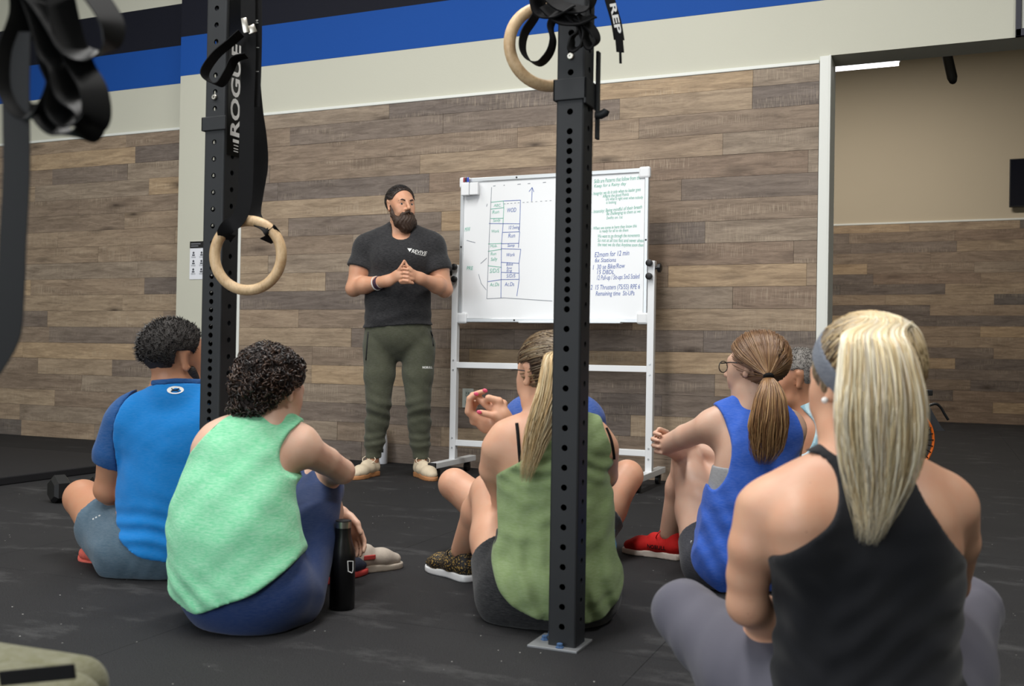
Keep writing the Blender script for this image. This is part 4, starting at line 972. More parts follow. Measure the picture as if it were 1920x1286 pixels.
    for ax_, ay, dx in ((698, 858, -.42), (789, 858, .46)):
        a = J(ax_, ay, .03); f = nrm(-FH+RH*dx); hl = np.array((a[0], a[1], .0))-f*.055; shoe(t, hl, f, ZU, .285, (su, gum, lc), h=.0045, high=.02)
instructor()
# ------------------------------------------------------------------ seated people
SKIN = {'fair': mat_skin('skin_fair', srgb(212, 170, 145)), 'tan': mat_skin('skin_tan', srgb(184, 134, 104)), 'warm': mat_skin('skin_warm', srgb(208, 162, 134)), 'pale': mat_skin('skin_pale', srgb(210, 174, 152))}
def base_of(p): return (p[0], p[1], 0)
class Person:
    def __init__(s, label, D0, px, py, skin):
        s.D = D0; s.B = Body(); s.skin = skin; s.t = thing('person', label, 'person', base_of(at(px, py, D0))); s.S = D0/FPX
    def J(s, x, y, d=0.0): return at(x, y, s.D+d)
    def limb(s, pts, tag, k=.02):
        P = [(s.J(*p[0]) if not isinstance(p[0], np.ndarray) else p[0], p[1]) for p in pts]; P = [(a, r*(.93 if tag == 'arm' else 1)) for a, r in P]; s.B.chain(P[:2], min(k, .022), tag); s.B.chain(P[1:], .009 if tag == 'arm' else min(k, .022), tag); return [p[0] for p in P]
    def trunk(s, pts, q, fr, k=.05):
        P = [(s.J(*p[0]), p[1]) for p in pts]; s.B.chain(P, k, 'torso', (fr, q))
    def body(s, h=.006):
        lo, hi = s.B.bounds(); lo[2] = max(lo[2], -.012)
        o = solid('body', lambda P, f: np.maximum(s.B(P, None, f), .002-P[:, 2]), lo, hi, h, s.skin, s.t); return o
    def garment(s, name, mat, tags, off, region, h=.006, disp=None, extra=None, parent=None, wide=None):
        lo, hi = s.B.bounds(wide or tags); lo = lo-.02; hi = hi+.02; lo[2] = max(lo[2], -.01)
        def fn(P, f):
            d = s.B(P, tags, f)-(off(P) if callable(off) else off)
            if extra is not None: d = smin(d, extra(P, f), .02)
            if disp is not None: d = d+disp(P)
            return np.maximum(np.maximum(d, region(P)), .0015-P[:, 2])
        return solid(name, fn, lo, hi, h, mat, parent or s.t)
    def pants(s, name, mat, off, ztop, cut, h=.006, disp=None, legs=('thigh',), toff=None):
        ex = lambda P, f: np.maximum(s.B(P, {'torso'}, f)-(off if toff is None else toff), P[:, 2]-ztop)
        return s.garment(name, mat, set(legs), off, cut, h, disp, ex, wide={'torso', *legs})
    def seat_limb(s, hip, knee, ank, rh, rm, rk, rc, ra, tag):
        h, k, a = s.J(*hip), s.J(*knee), s.J(*ank)
        s.B.chain([(h, rh), (lerp(h, k, .5), rm), (k, rk)], .03, 'thigh'); s.B.chain([(k, rk*.96), (lerp(k, a, .33), rc), (a, ra)], .02, 'shin')
        return h, k, a
    def hand(s, w, d, nrm_, L=.17, curl=.6, tag='hand', side=1, r=.0085):
        "relaxed hand: palm, four curled fingers of unequal length and a thumb"
        d = nrm(d); n = nrm(np.array(nrm_)-d*(np.array(nrm_)@d)); x = np.cross(d, n)*side; k = L/.17; B = s.B
        B.cap(w, w+d*.07*k, .026*k, .033*k, .012, tag, (n, .5))
        for i, (o, l) in enumerate(((-.027, .066), (-.009, .074), (.009, .070), (.026, .054))):
            p = w+d*.082*k+x*o*k; a1 = curl*.5; q = p+(d*math.cos(a1)+n*math.sin(a1))*l*.45*k; a2 = curl*1.3; q2 = q+(d*math.cos(a2)+n*math.sin(a2))*l*.33*k; a3 = curl*1.9; q3 = q2+(d*math.cos(a3)+n*math.sin(a3))*l*.28*k
            B.cap(w+d*.04*k+x*o*.7*k, p, r*1.15*k, r*1.05*k, .006, tag); B.cap(p, q, r*1.05*k, r*.95*k, .003, tag); B.cap(q, q2, r*.95*k, r*.88*k, .003, tag); B.cap(q2, q3, r*.88*k, r*.75*k, .003, tag)
        p = w+d*.02*k-x*.024*k; q = p-x*.022*k+d*.032*k+n*.012*k; q2 = q+d*.032*k-x*.004*k+n*.014*k; B.cap(p, q, .013*k, .011*k, .008, tag); B.cap(q, q2, .0105*k, .0085*k, .004, tag)
def below(z): return lambda P: P[:, 2]-z

# ---- blonde woman in the near right corner
def blonde():
    p = Person('person in black racerback top, grey leggings and grey headband sitting nearest at right', 1.71, 1620, 1400, SKIN['warm']); J = p.J; B = p.B
    B.ell(J(1620, 1372), (.168, .125, .118), (RH, FH, ZU), .05, 'torso')
    p.trunk([((1621, 1330), .146), ((1622, 1240), .130), ((1627, 1130), .131), ((1624, 1040), .146), ((1616, 995), .140)], .62, FH)
    B.cap(J(1515, 968), J(1705, 963), .066, None, .05, 'torso', (FH, .95)); B.cap(J(1500, 985, -.055), J(1505, 1015, -.055), .05, .045, .05, 'torso'); B.cap(J(1715, 985, -.055), J(1718, 1015, -.055), .05, .045, .05, 'torso')
    B.cap(J(1605, 866, .02), J(1462, 938, .01), .036, .046, .045, 'torso'); B.cap(J(1612, 866, .02), J(1755, 932, .01), .038, .046, .045, 'torso')
    B.cap(J(1580, 1035, .09), J(1660, 1035, .09), .07, None, .05, 'torso')
    p.limb([((1432, 957), .053), ((1412, 1025), .044), ((1403, 1080, .02), .039), ((1402, 1132, .03), .034)], 'arm', .03); wl = J(1478, 1188, .17)
    B.chain([(J(1402, 1134, .03), .034), (lerp(J(1402, 1134, .03), wl, .4), .034), (wl, .025)], .02, 'arm'); p.hand(wl, RH*.6+FH*.7-ZU*.1, -ZU)
    p.limb([((1778, 952), .054), ((1790, 1015, .04), .044), ((1782, 1095, .12), .035), ((1710, 1190, .26), .025)], 'arm', .03); p.hand(J(1705, 1195, .265), -RH*.7+FH*.6, -ZU, side=-1)
    L = p.seat_limb((1545, 1385), (1283, 1148, .29), (1560, 1330, .42), .105, .088, .056, .055, .036, 'leg'); R = p.seat_limb((1705, 1385), (1815, 1142, .25), (1640, 1350, .40), .105, .086, .054, .055, .036, 'leg')
    hd = Head(J(1614, 722, .02), FH*.93-RH*.37, ZU+RH*.03-FH*.03, .97).add(B, True).neck(B, J(1606, 852, .0), .047, .052)
    p.body(.0055)
    lg = mat_cloth('grey_leggings', srgb(90, 89, 100), .0, .75); zc = J(1620, 1260)[2]
    p.pants('leggings', lg, .006, zc, lambda P: P[:, 2]-1.0, .006, lambda P: folds(P, 4, 55, .0035), ('thigh', 'shin'))
    poly = pxpoly([(1508, 842), (1545, 812), (1600, 800), (1680, 803), (1722, 838), (1704, 880), (1706, 915), (1715, 943), (1742, 986), (1775, 1020), (1815, 1053), (1860, 1110), (1870, 1500), (1380, 1500), (1392, 1110), (1438, 1049), (1461, 1030), (1501, 1000), (1538, 970), (1558, 933), (1563, 889), (1548, 858)], 1.665)
    bk = mat_cloth('black_jersey', srgb(24, 25, 29), .0)
    def dsp(P):
        z = P[:, 2]; u = P@RH; lowr = np.clip((.50-z)/.15, 0, 1); return folds(P, 6, 50, .0045)*lowr+.0022*np.sin(z*105-np.abs(u-1.45*.36)*70+1.5*np.sin(u*26))*lowr*np.clip(np.sin((z-.1)*9)+.4, 0, 1)
    hemz = J(1620, 1330)[2]
    p.garment('tank_top', bk, {'torso'}, lambda P: .007+.006*np.clip((.40-P[:, 2])/.2, 0, 1), lambda P: np.maximum(poly(uvof(P)), hemz-P[:, 2]), .005, dsp)
    # hair
    lt = [srgb(250, 236, 200), srgb(244, 224, 180), srgb(255, 246, 222), srgb(226, 200, 154), srgb(238, 226, 204)]; dk = srgb(92, 70, 52)
    cap = mat_cloth('blonde_underlayer', srgb(176, 148, 108), 0, .6)
    keep = lambda x, y, z: (y < .055 or z > .085) and z > -.035-.25*y and not (abs(x) > .06 and z < .03 and y > -.035)
    def hf(P, f):
        d, q = hd.hair(P, .009); x, y, z = q.T; return np.maximum(np.maximum(d, .88*y-.48*(z-.085)-.045), np.maximum(-(z+.045+.30*(y+.02)), np.where(z < .034, y+.030, -1)))
    solid('hair_underlayer', hf, hd.c-.16, hd.c+.17, .006, cap, p.t)
    tie = (.0, -.072, .112); tw = hd.w(*tie)
    a = comb(hd, tie, 1100, 1, lt, .0115, keep, .0016, 10, dk, srgb(206, 178, 132))
    g = [tw, J(1636, 622, -.125), J(1645, 655, -.145), J(1652, 725, -.16), J(1652, 800, -.16), J(1652, 880, -.15), J(1642, 950, -.135), J(1626, 1022, -.13)]
    W = lambda t: np.interp(t, [0, .14, .24, .40, .55, .72, .87, 1], [.034, .046, .054, .064, .072, .062, .034, .009]); Dp = lambda t: np.interp(t, [0, .15, .5, 1], [.022, .034, .034, .014])
    b = pony(g, W, Dp, 1900, 2, lt, RH, FH, .00135, 17, .008, .48, None, hd, tie, keep, srgb(214, 188, 144))
    strands('hair', a[0]+b[0], a[1]+b[1], a[2]+b[2], M['hairattr'], p.t)
    hb = mat_cloth('grey_headband', srgb(98, 104, 116), .08); n = nrm((0, -.72, .69)); c0 = np.array((0, -.022, .006))
    def bf(P, f):
        d, q = hd.hair(P, .0155); e, _ = hd.hair(P, .008); return np.maximum(np.maximum(d, -e), hd.s*(np.abs((q-c0)@n)-.021))
    solid('headband', bf, hd.c-.17, hd.c+.18, .004, hb, p.t)
    o = MB().lathe(hd.w(-.084, -.008, -.028), [(.001, -.006), (.0045, -.004), (.006, 0), (.0045, .004), (.001, .006)], hd.x, 12).build('pearl_earring', plain('pearl', srgb(240, 236, 232), .2), p.t, True)
    # feet tucked in front
    for a_, f in ((L[2], RH*.9+FH*.3), (R[2], -RH*.9+FH*.3)):
        hl = np.array((a_[0], a_[1], .0))-nrm(f)*.05; shoe(p.t, hl, f, ZU, .25, (M['black'], M['white'], M['white']), h=.006, laces=False)
blonde()
# ---- woman in the olive tank behind the centre post
def olive():
    p = Person('person in loose olive tank and black shorts sitting behind the centre post', 2.83, 1030, 1150, SKIN['warm']); J = p.J; B = p.B
    B.ell(J(1030, 1106), (.182, .13, .118), (RH, FH, ZU), .05, 'torso')
    p.trunk([((1032, 1075), .165), ((1040, 1010), .146), ((1040, 940), .142), ((1034, 880), .142)], .66, FH)
    B.cap(J(965, 838), J(1098, 838), .066, None, .05, 'torso', (FH, .95)); B.cap(J(1030, 780, .02), J(950, 818), .038, .045, .04, 'torso'); B.cap(J(1035, 780, .02), J(1112, 818), .038, .045, .04, 'torso')
    p.limb([((933, 842), .050), ((925, 880, .04), .043), ((945, 935, .17), .036)], 'arm', .03); B.chain([(J(945, 935, .17), .036), (J(950, 880, .24), .036), (J(957, 803, .29), .025)], .02, 'arm')
    p.limb([((1130, 842), .050), ((1132, 890, .06), .043), ((1095, 940, .24), .036), ((960, 800, .33), .025)], 'arm', .03)
    L = p.seat_limb((962, 1108, .02), (916, 922, .36), (866, 1030, .50), .105, .086, .055, .056, .036, 'leg'); R = p.seat_limb((1090, 1108, .02), (1075, 930, .38), (1060, 1040, .54), .105, .086, .055, .056, .036, 'leg')
    # raised hands
    H = lambda x, y, d=0.0: at(x, y, p.D+.27+d)
    def f(pts, r, k=.003, d=0.0):
        for i in range(len(pts)-1): B.cap(H(*pts[i]), H(*pts[i+1]), r[i], r[i+1], k, 'hand')
    f([(958, 800, .02), (940, 780, .0)], [.026, .026], .02); f([(940, 780, 0), (935, 765, 0)], [.026, .022], .02); f([(912, 797, .03), (892, 783, .02)], [.022, .020], .02); f([(940, 803, .03), (912, 796, .03)], [.024, .022], .02)
    f([(890, 784, .01), (878, 772, .0), (881, 747, -.005), (892, 739.5, -.012)], [.012, .0115, .0105, .0085]); f([(884, 778, .03), (880, 752, .03), (886, 741, .02), (898, 737, .01), (909, 733, .0)], [.011, .0105, .010, .0095, .008])
    f([(896, 745, .02), (909, 756, .01), (926, 770, .01)], [.0115, .012, .014]); f([(938, 772, 0), (936, 752, -.01), (916, 746, -.012), (912, 752, .0)], [.016, .0125, .011, .009]); f([(942, 770, .02), (944, 757, .02), (926, 748, .02)], [.016, .013, .011])
    f([(952, 788, -.01), (926, 779, -.02), (900, 773, -.02)], [.015, .0125, .0095]); f([(888, 790, .02), (886, 770, .04), (890, 756, .04), (900, 752, .04)], [.013, .011, .010, .009])
    hd = Head(J(1024, 703, .03), FH*.84-RH*.54, ZU, .98).add(B, True).neck(B, J(1030, 792, .0), .046, .050)
    p.body(.0052)
    nl = plain('pink_nail_polish', srgb(214, 84, 112), .25)
    for x, y, d in ((893.0, 738.5, -.0225), (909.5, 732.2, -.0095), (898.5, 772.6, -.0315)):
        B2 = Body().ell(H(x, y, d), (.0078, .004, .0066), (RH+ZU*.3, FH, ZU), .001); lo, hi = B2.bounds(); solid('fingernail', lambda P, f: B2(P, None, f), lo+.008, hi-.008, .0016, nl, p.t)
    bk = mat_cloth('black_shorts', srgb(22, 23, 27), .03)
    def cut(P):
        d = np.full(len(P), -1.0)
        for h, k in ((L[0], L[1]), (R[0], R[1])):
            a = nrm(k-h); u = (P-h)@a; near = np.linalg.norm(P-h-np.outer(u, a), axis=1) < .13; d = np.where(near & (u > .05), np.maximum(d, u-.13), d)
        return d
    so = p.pants('shorts', bk, .008, .26, cut, .006, lambda P: folds(P, 3, 25, .003))
    MB().obox(J(909, 1133, -.02), (.005, .002, .009), RH, FH, ZU).build('logo_tab', M['print'], so)
    poly = pxpoly([(1000, 800), (1005, 762), (1060, 752), (1108, 762), (1128, 780), (1137, 810), (1163, 885), (1158, 960), (1157, 1030), (1172, 1075), (1163, 1115), (1132, 1150), (1097, 1159), (1024, 1151), (973, 1133), (940, 1104), (926, 1072), (921, 1040), (933, 1005), (930, 926), (931, 894), (980, 861), (1001, 838)], 2.76)
    ol = mat_cloth('olive_viscose', srgb(122, 142, 94), .06, .8)
    def off(P):
        z = P[:, 2]; return .010+.014*np.clip((.36-z)/.2, 0, 1)+.010*np.exp(-((z-.14)/.07)**2)
    def dsp(P):
        z = P[:, 2]; u = P@RH; return .0042*np.sin(u*105+4*np.sin(z*9)+z*22)*np.clip((.40-z)/.22, 0, 1)+.0035*np.sin(z*150+u*18+2*np.sin(u*30))*np.exp(-((z-.44)/.05)**2)+folds(P, 9, 60, .0045)
    p.garment('tank_top', ol, {'torso'}, off, lambda P: poly(uvof(P)), .0055, dsp)
    def strap(pts, nm='bra_strap', w=.009):
        bd = [o for o in p.t.children if o.name.split('.')[0] == 'body'][0]; bv = bvh_of(bd); P = spline([J(x, y, -.10) for x, y in pts], 6); P = drape(np.array(P), bv, FH, .0015); MB().ribbon(list(P), RH, w, .003).build(nm, M['strap'], p.t, True)
    strap([(969, 796), (971, 815), (973, 840), (976, 876)]); strap([(1141, 806), (1149, 826), (1154, 850), (1156, 866)])
    # hair
    lt = [srgb(236, 212, 164), srgb(220, 190, 140), srgb(246, 228, 190), srgb(190, 156, 108), srgb(212, 186, 146)]; dk = srgb(62, 44, 34)
    keep = lambda x, y, z: (y < .055 or z > .085) and z > -.04-.25*y and not (abs(x) > .06 and z < .03 and y > -.035)
    def hf(P, f):
        d, q = hd.hair(P, .009); x, y, z = q.T; return np.maximum(np.maximum(d, .88*y-.48*(z-.085)-.045), np.maximum(-(z+.05+.30*(y+.02)), np.where(z < .034, y+.030, -1)))
    solid('hair_underlayer', hf, hd.c-.16, hd.c+.17, .006, mat_cloth('brown_roots', srgb(64, 46, 35), 0, .6), p.t)
    tie = (.02, -.105, .062); tw = hd.w(*tie); a = comb(hd, tie, 900, 5, lt, .0115, keep, .0016, 10, dk)
    g = [tw, J(1044, 660, -.11), J(1044, 700, -.14), J(1034, 750, -.15), J(1018, 795, -.145), J(1000, 845, -.135), J(984, 905, -.13)]
    b = pony(g, lambda t: np.interp(t, [0, .1, .35, .6, .8, 1], [.018, .030, .044, .046, .036, .010]), lambda t: np.interp(t, [0, .15, .5, 1], [.014, .03, .028, .010]), 1100, 6, lt, RH, FH, .0014, 17, .007, .60, None, hd, tie, keep, dk)
    strands('hair', a[0]+b[0], a[1]+b[1], a[2]+b[2], M['hairattr'], p.t)
    MB().tube([hd.w(-.080, -.012, .012), hd.w(-.074, .05, .014), hd.w(-.066, .082, .012)], .0018, 6).build('glasses_temple', M['black'], p.t, True)
    # shoe: black with gold flecks
    t = NT('black_gold_knit'); n = t.noise(t.pos(), 190, 3, .6); c = t.mix(t.ramp(n, [(.56, (0, 0, 0)), (.60, (1, 1, 1))]), srgb(24, 23, 24), srgb(176, 144, 74)); t.set(c, .6)
    a_ = L[2]; fd = nrm(-RH*.62+FH*.78); shoe(p.t, np.array((a_[0], a_[1], 0))-fd*.055+RH*.0, fd, ZU, .25, (t.m, M['white'], M['black']), h=.0045)
    a_ = R[2]; shoe(p.t, np.array((a_[0], a_[1], 0))-FH*.05, FH, ZU, .25, (t.m, M['white'], M['black']), h=.006, laces=False)
olive()
# ---- man in royal blue hidden behind her
def hidden():
    p = Person('person in royal blue t-shirt sitting cross-legged, mostly hidden behind olive tank', 3.65, 1035, 1040, SKIN['warm']); J = p.J; B = p.B
    B.ell(J(1035, 1008), (.17, .13, .118), (RH, FH, ZU), .05, 'torso'); p.trunk([((1035, 990), .155), ((1036, 920), .148), ((1038, 850), .155)], .68, FH)
    B.cap(J(995, 800), J(1080, 800), .075, None, .05, 'torso'); B.cap(J(1036, 748, .02), J(985, 772), .042, .05, .04, 'torso'); B.cap(J(1040, 748, .02), J(1092, 774), .042, .05, .04, 'torso')
    A = p.limb([((975, 786), .056), ((962, 850, .05), .048), ((975, 910, .14), .042)], 'arm', .03); B.chain([(J(975, 910, .14), .04), (J(1030, 950, .34), .027)], .02, 'arm')
    C = p.limb([((1102, 788), .056), ((1112, 850, .05), .048), ((1098, 910, .14), .042)], 'arm', .03); B.chain([(J(1098, 910, .14), .04), (J(1045, 950, .34), .027)], .02, 'arm')
    p.hand(J(1030, 950, .34), RH+FH*.2, -ZU); p.hand(J(1045, 950, .34), -RH+FH*.3, -ZU, side=-1)
    L = p.seat_limb((985, 1012), (852, 908, .12), (1000, 1010, .38), .10, .080, .058, .060, .038, 'leg'); R = p.seat_limb((1088, 1012), (1176, 892, .14), (1070, 1010, .34), .10, .080, .058, .060, .038, 'leg')
    hd = Head(J(1044, 686, .03), FH*.9-RH*.35, ZU, 1.0).add(B).neck(B, J(1037, 762, .0), .052, .058)
    p.body(.007); sb = mat_cloth('royal_blue_tee', srgb(44, 78, 150), .05)
    c1 = half(lerp(A[0], A[1], .9), A[1]-A[0]); c2 = half(lerp(C[0], C[1], .9), C[1]-C[0]); nk = Body().cap(J(1044, 720), J(1037, 752), .055, .062, .01); hz = J(1035, 1000)[2]
    lo, hi = B.bounds({'torso', 'arm'})
    def tf(P, f):
        a = np.maximum(B(P, {'torso'}, f)-.012+folds(P, 12, 22, .003), hz-P[:, 2]); u = P@RH; mid = J(1036, 800)@RH; ar = B(P, {'arm'}, f)-.014; a = smin(a, np.maximum(ar, np.where(u < mid, c1(P), c2(P))), .02); return np.maximum(a, -nk(P, None, f))
    solid('t_shirt', tf, lo, hi, .007, sb, p.t)
    sh = mat_cloth('dark_shorts', srgb(44, 46, 52), .03)
    def cut(P):
        d = np.full(len(P), -1.0)
        for h, k in ((L[0], L[1]), (R[0], R[1])):
            a = nrm(k-h); u = (P-h)@a; near = np.linalg.norm(P-h-np.outer(u, a), axis=1) < .13; d = np.where(near & (u > .05), np.maximum(d, u-.14), d)
        return d
    p.pants('shorts', sh, .010, .24, cut, .008)
    hm = mat_cloth('dark_hair', srgb(46, 36, 30), 0, .6)
    def hf(P, f):
        d, q = hd.hair(P, .010); x, y, z = q.T; return np.maximum(np.maximum(d, .88*y-.48*(z-.085)-.05), np.maximum(-(z+.045+.30*(y+.02)), np.where(z < .034, y+.030, -1)))
    solid('hair', hf, hd.c-.16, hd.c+.17, .007, hm, p.t)
    for a_, f in ((L[2], RH*.9+FH*.4), (R[2], -RH*.9+FH*.4)): shoe(p.t, np.array((a_[0], a_[1], 0))-nrm(f)*.05, f, ZU, .27, (M['black'], M['white'], M['white']), h=.007, laces=False)
hidden()
# ---- woman in the mint tank
def mint():
    p = Person('person in mint green tank and navy leggings sitting hunched over raised knees', 2.75, 460, 1150, SKIN['pale']); J = p.J; B = p.B; fr = nrm(FH*.88+RH*.47); rt = np.cross(fr, ZU)
    B.ell(J(462, 1100), (.178, .150, .122), (rt, fr, ZU), .05, 'torso'); B.ell(J(500, 1110, -.01), (.12, .12, .105), (rt, fr, ZU), .05, 'torso')
    p.trunk([((446, 1070), .182), ((436, 1005), .168), ((441, 935, .02), .152), ((450, 875, .04), .142)], .70, fr)
    B.cap(J(418, 846, .03), J(545, 846, .08), .062, None, .05, 'torso', (fr, .95)); B.cap(J(498, 790, .08), J(408, 828, .04), .040, .046, .04, 'torso'); B.cap(J(505, 790, .08), J(566, 826, .09), .038, .046, .04, 'torso')
    p.limb([((392, 846, .03), .048), ((398, 890, .12), .042), ((475, 935, .24), .036), ((560, 950, .42), .03), ((642, 965, .52), .024)], 'arm', .03)
    p.limb([((578, 846, .10), .050), ((612, 864, .17), .043), ((642, 884, .24), .039), ((610, 892, .36), .034), ((560, 890, .48), .026)], 'arm', .03)
    L = p.seat_limb((530, 1108, .05), (606, 916, .36), (612, 1050, .50), .115, .092, .056, .056, .036, 'leg'); R = p.seat_limb((440, 1105, .05), (560, 905, .44), (655, 1048, .64), .105, .088, .056, .056, .036, 'leg')
    p.hand(J(642, 962, .52), -ZU*.85+RH*.55, -RH*.4-FH*.5, .17, .5)
    hd = Head(J(513, 733, .10), FH*.86+RH*.42-ZU*.25, ZU+FH*.2+RH*.12, .97).add(B).neck(B, J(502, 795, .06), .045, .050)
    p.body(.0055)
    nv = mat_cloth('navy_leggings', srgb(12, 46, 98), .02, .7, .35)
    def cut(P):
        d = np.full(len(P), -1.0)
        for k, a_ in ((L[1], L[2]), (R[1], R[2])):
            a = nrm(a_-k); u = (P-k)@a; near = np.linalg.norm(P-k-np.outer(u, a), axis=1) < .09; d = np.where(near & (u > .0), np.maximum(d, u-.025), d)
        return d
    p.pants('leggings', nv, .005, .26, cut, .006, lambda P: folds(P, 14, 16, .002), ('thigh', 'shin'))
    poly = pxpoly([(437, 776), (468, 772), (513, 774), (548, 792), (531, 816), (521, 846), (530, 883), (563, 919), (560, 975), (566, 1011), (566, 1040), (504, 1089), (446, 1111), (389, 1134), (344, 1126), (306, 1104), (288, 1060), (300, 998), (330, 890), (343, 858), (364, 836), (384, 814), (413, 785)], 2.71)
    mt = mat_cloth('mint_heather', srgb(112, 200, 150), .22, .85)
    def off(P):
        z = P[:, 2]; return .010+.012*np.clip((.45-z)/.2, 0, 1)
    def dsp(P):
        z = P[:, 2]; u = P@RH; return folds(P, 21, 45, .0045)*(1+.6*np.clip((.35-z)/.2, 0, 1))+.0018*np.sin(u*55+z*80+3*np.sin(z*14+u*9))*np.clip((.36-z)/.2, 0, 1)
    p.garment('tank_top', mt, {'torso'}, off, lambda P: poly(uvof(P)), .0055, dsp)
    # bra edge at the left arm hole
    bv = bvh_of([o for o in p.t.children if o.name.split('.')[0] == 'body'][0]); P = drape(np.array(spline([J(x, y, -.05) for x, y in ((410, 789), (392, 806), (378, 824))], 5)), bv, FH, .0015); MB().ribbon(list(P), RH+ZU, .012, .003).build('bra_strap', M['strap'], p.t, True)
    # curly hair: scalp mass and many little curls
    K = Body(); K.ell(hd.w(0, -.025, .038), (.089, .106, .086), hd.ax(), .02); K.cap(hd.w(-.03, -.075, -.025), hd.w(-.035, -.078, -.062), .045, .034, .04); K.cap(hd.w(.02, -.075, -.02), hd.w(.015, -.08, -.055), .045, .03, .04)
    hc = mat_cloth('dark_brown_scalp', srgb(34, 24, 20), 0, .6)
    def hf(P, f):
        q = hd.loc(P); x, y, z = q.T; d = K(P, None, f)+folds(P, 31, 120, .006); return np.maximum(np.maximum(d, .80*y-.45*(z-.085)-.048), np.where((z < .020) & (np.abs(x) > .045), y+.035, -1))
    lo, hi = K.bounds(); ho = solid('hair', hf, lo, hi, .0055, hc, p.t); HV = [np.array(v.co)+org(p.t) for v in ho.data.vertices]; HN = [np.array(v.normal) for v in ho.data.vertices]
    rg = np.random.default_rng(8); paths = []; rad = []; cols = []; tn = [srgb(36, 25, 21), srgb(56, 39, 30), srgb(26, 19, 17), srgb(70, 50, 38)]; n = 0
    while n < 900:
        ii = int(rg.integers(len(HV))); c = HV[ii]; d = HN[ii]; q = hd.loc(c[None])[0]
        if (.80*q[1]-.45*(q[2]-.085)-.030) > 0 or np.linalg.norm((q-np.array((0, -.02, .03)))/np.array((.08, .10, .085))) < .85: continue
        n += 1; u = nrm(rg.normal(size=3)); v = nrm(np.cross(u, d+.01)); w = np.cross(u, v); Rc = rg.uniform(.006, .012); turns = rg.uniform(.8, 1.8); T = np.linspace(0, 1, 11); ph = rg.uniform(0, 6)
        paths.append(c+np.outer(Rc*np.cos(ph+turns*6.28*T), v)+np.outer(Rc*np.sin(ph+turns*6.28*T), w)+np.outer((T-.5)*rg.uniform(.012, .03), u)); rad.append(np.full(11, rg.uniform(.0016, .0028))*np.linspace(1, .6, 11)); cols.append(np.tile(np.array(tn[int(rg.integers(4))])*rg.uniform(.7, 1.2), (11, 1)))
    strands('hair_curls', paths, rad, cols, M['hairattr'], p.t)
    # shoes
    up = plain('grey_mesh_upper', srgb(176, 166, 154), .85, 0, .3, .15, 120, .5, 700); nvy = plain('navy_mesh_upper', srgb(40, 46, 62), .8, 0, .3, .2, 120, .5, 700); rd = plain('red_sole', srgb(180, 60, 56), .6); gs = plain('grey_sole', srgb(176, 166, 152), .7)
    f = nrm(RH*.55+FH*.83)
    a_ = L[2]; shoe(p.t, np.array((a_[0], a_[1], 0))-f*.055, f, ZU, .25, (nvy, rd, up), h=.005)
    a_ = R[2]; f = nrm(RH*.80+FH*.55); o = shoe(p.t, np.array((a_[0], a_[1], 0))-f*.055, f, ZU, .26, (up, gs, up), h=.0045)
    MB().obox(np.array((a_[0], a_[1], .055))+f*.06-FH*.035+RH*.02, (.022, .004, .008), f, FH, ZU, .003).build('red_accent', rd, o)
mint()
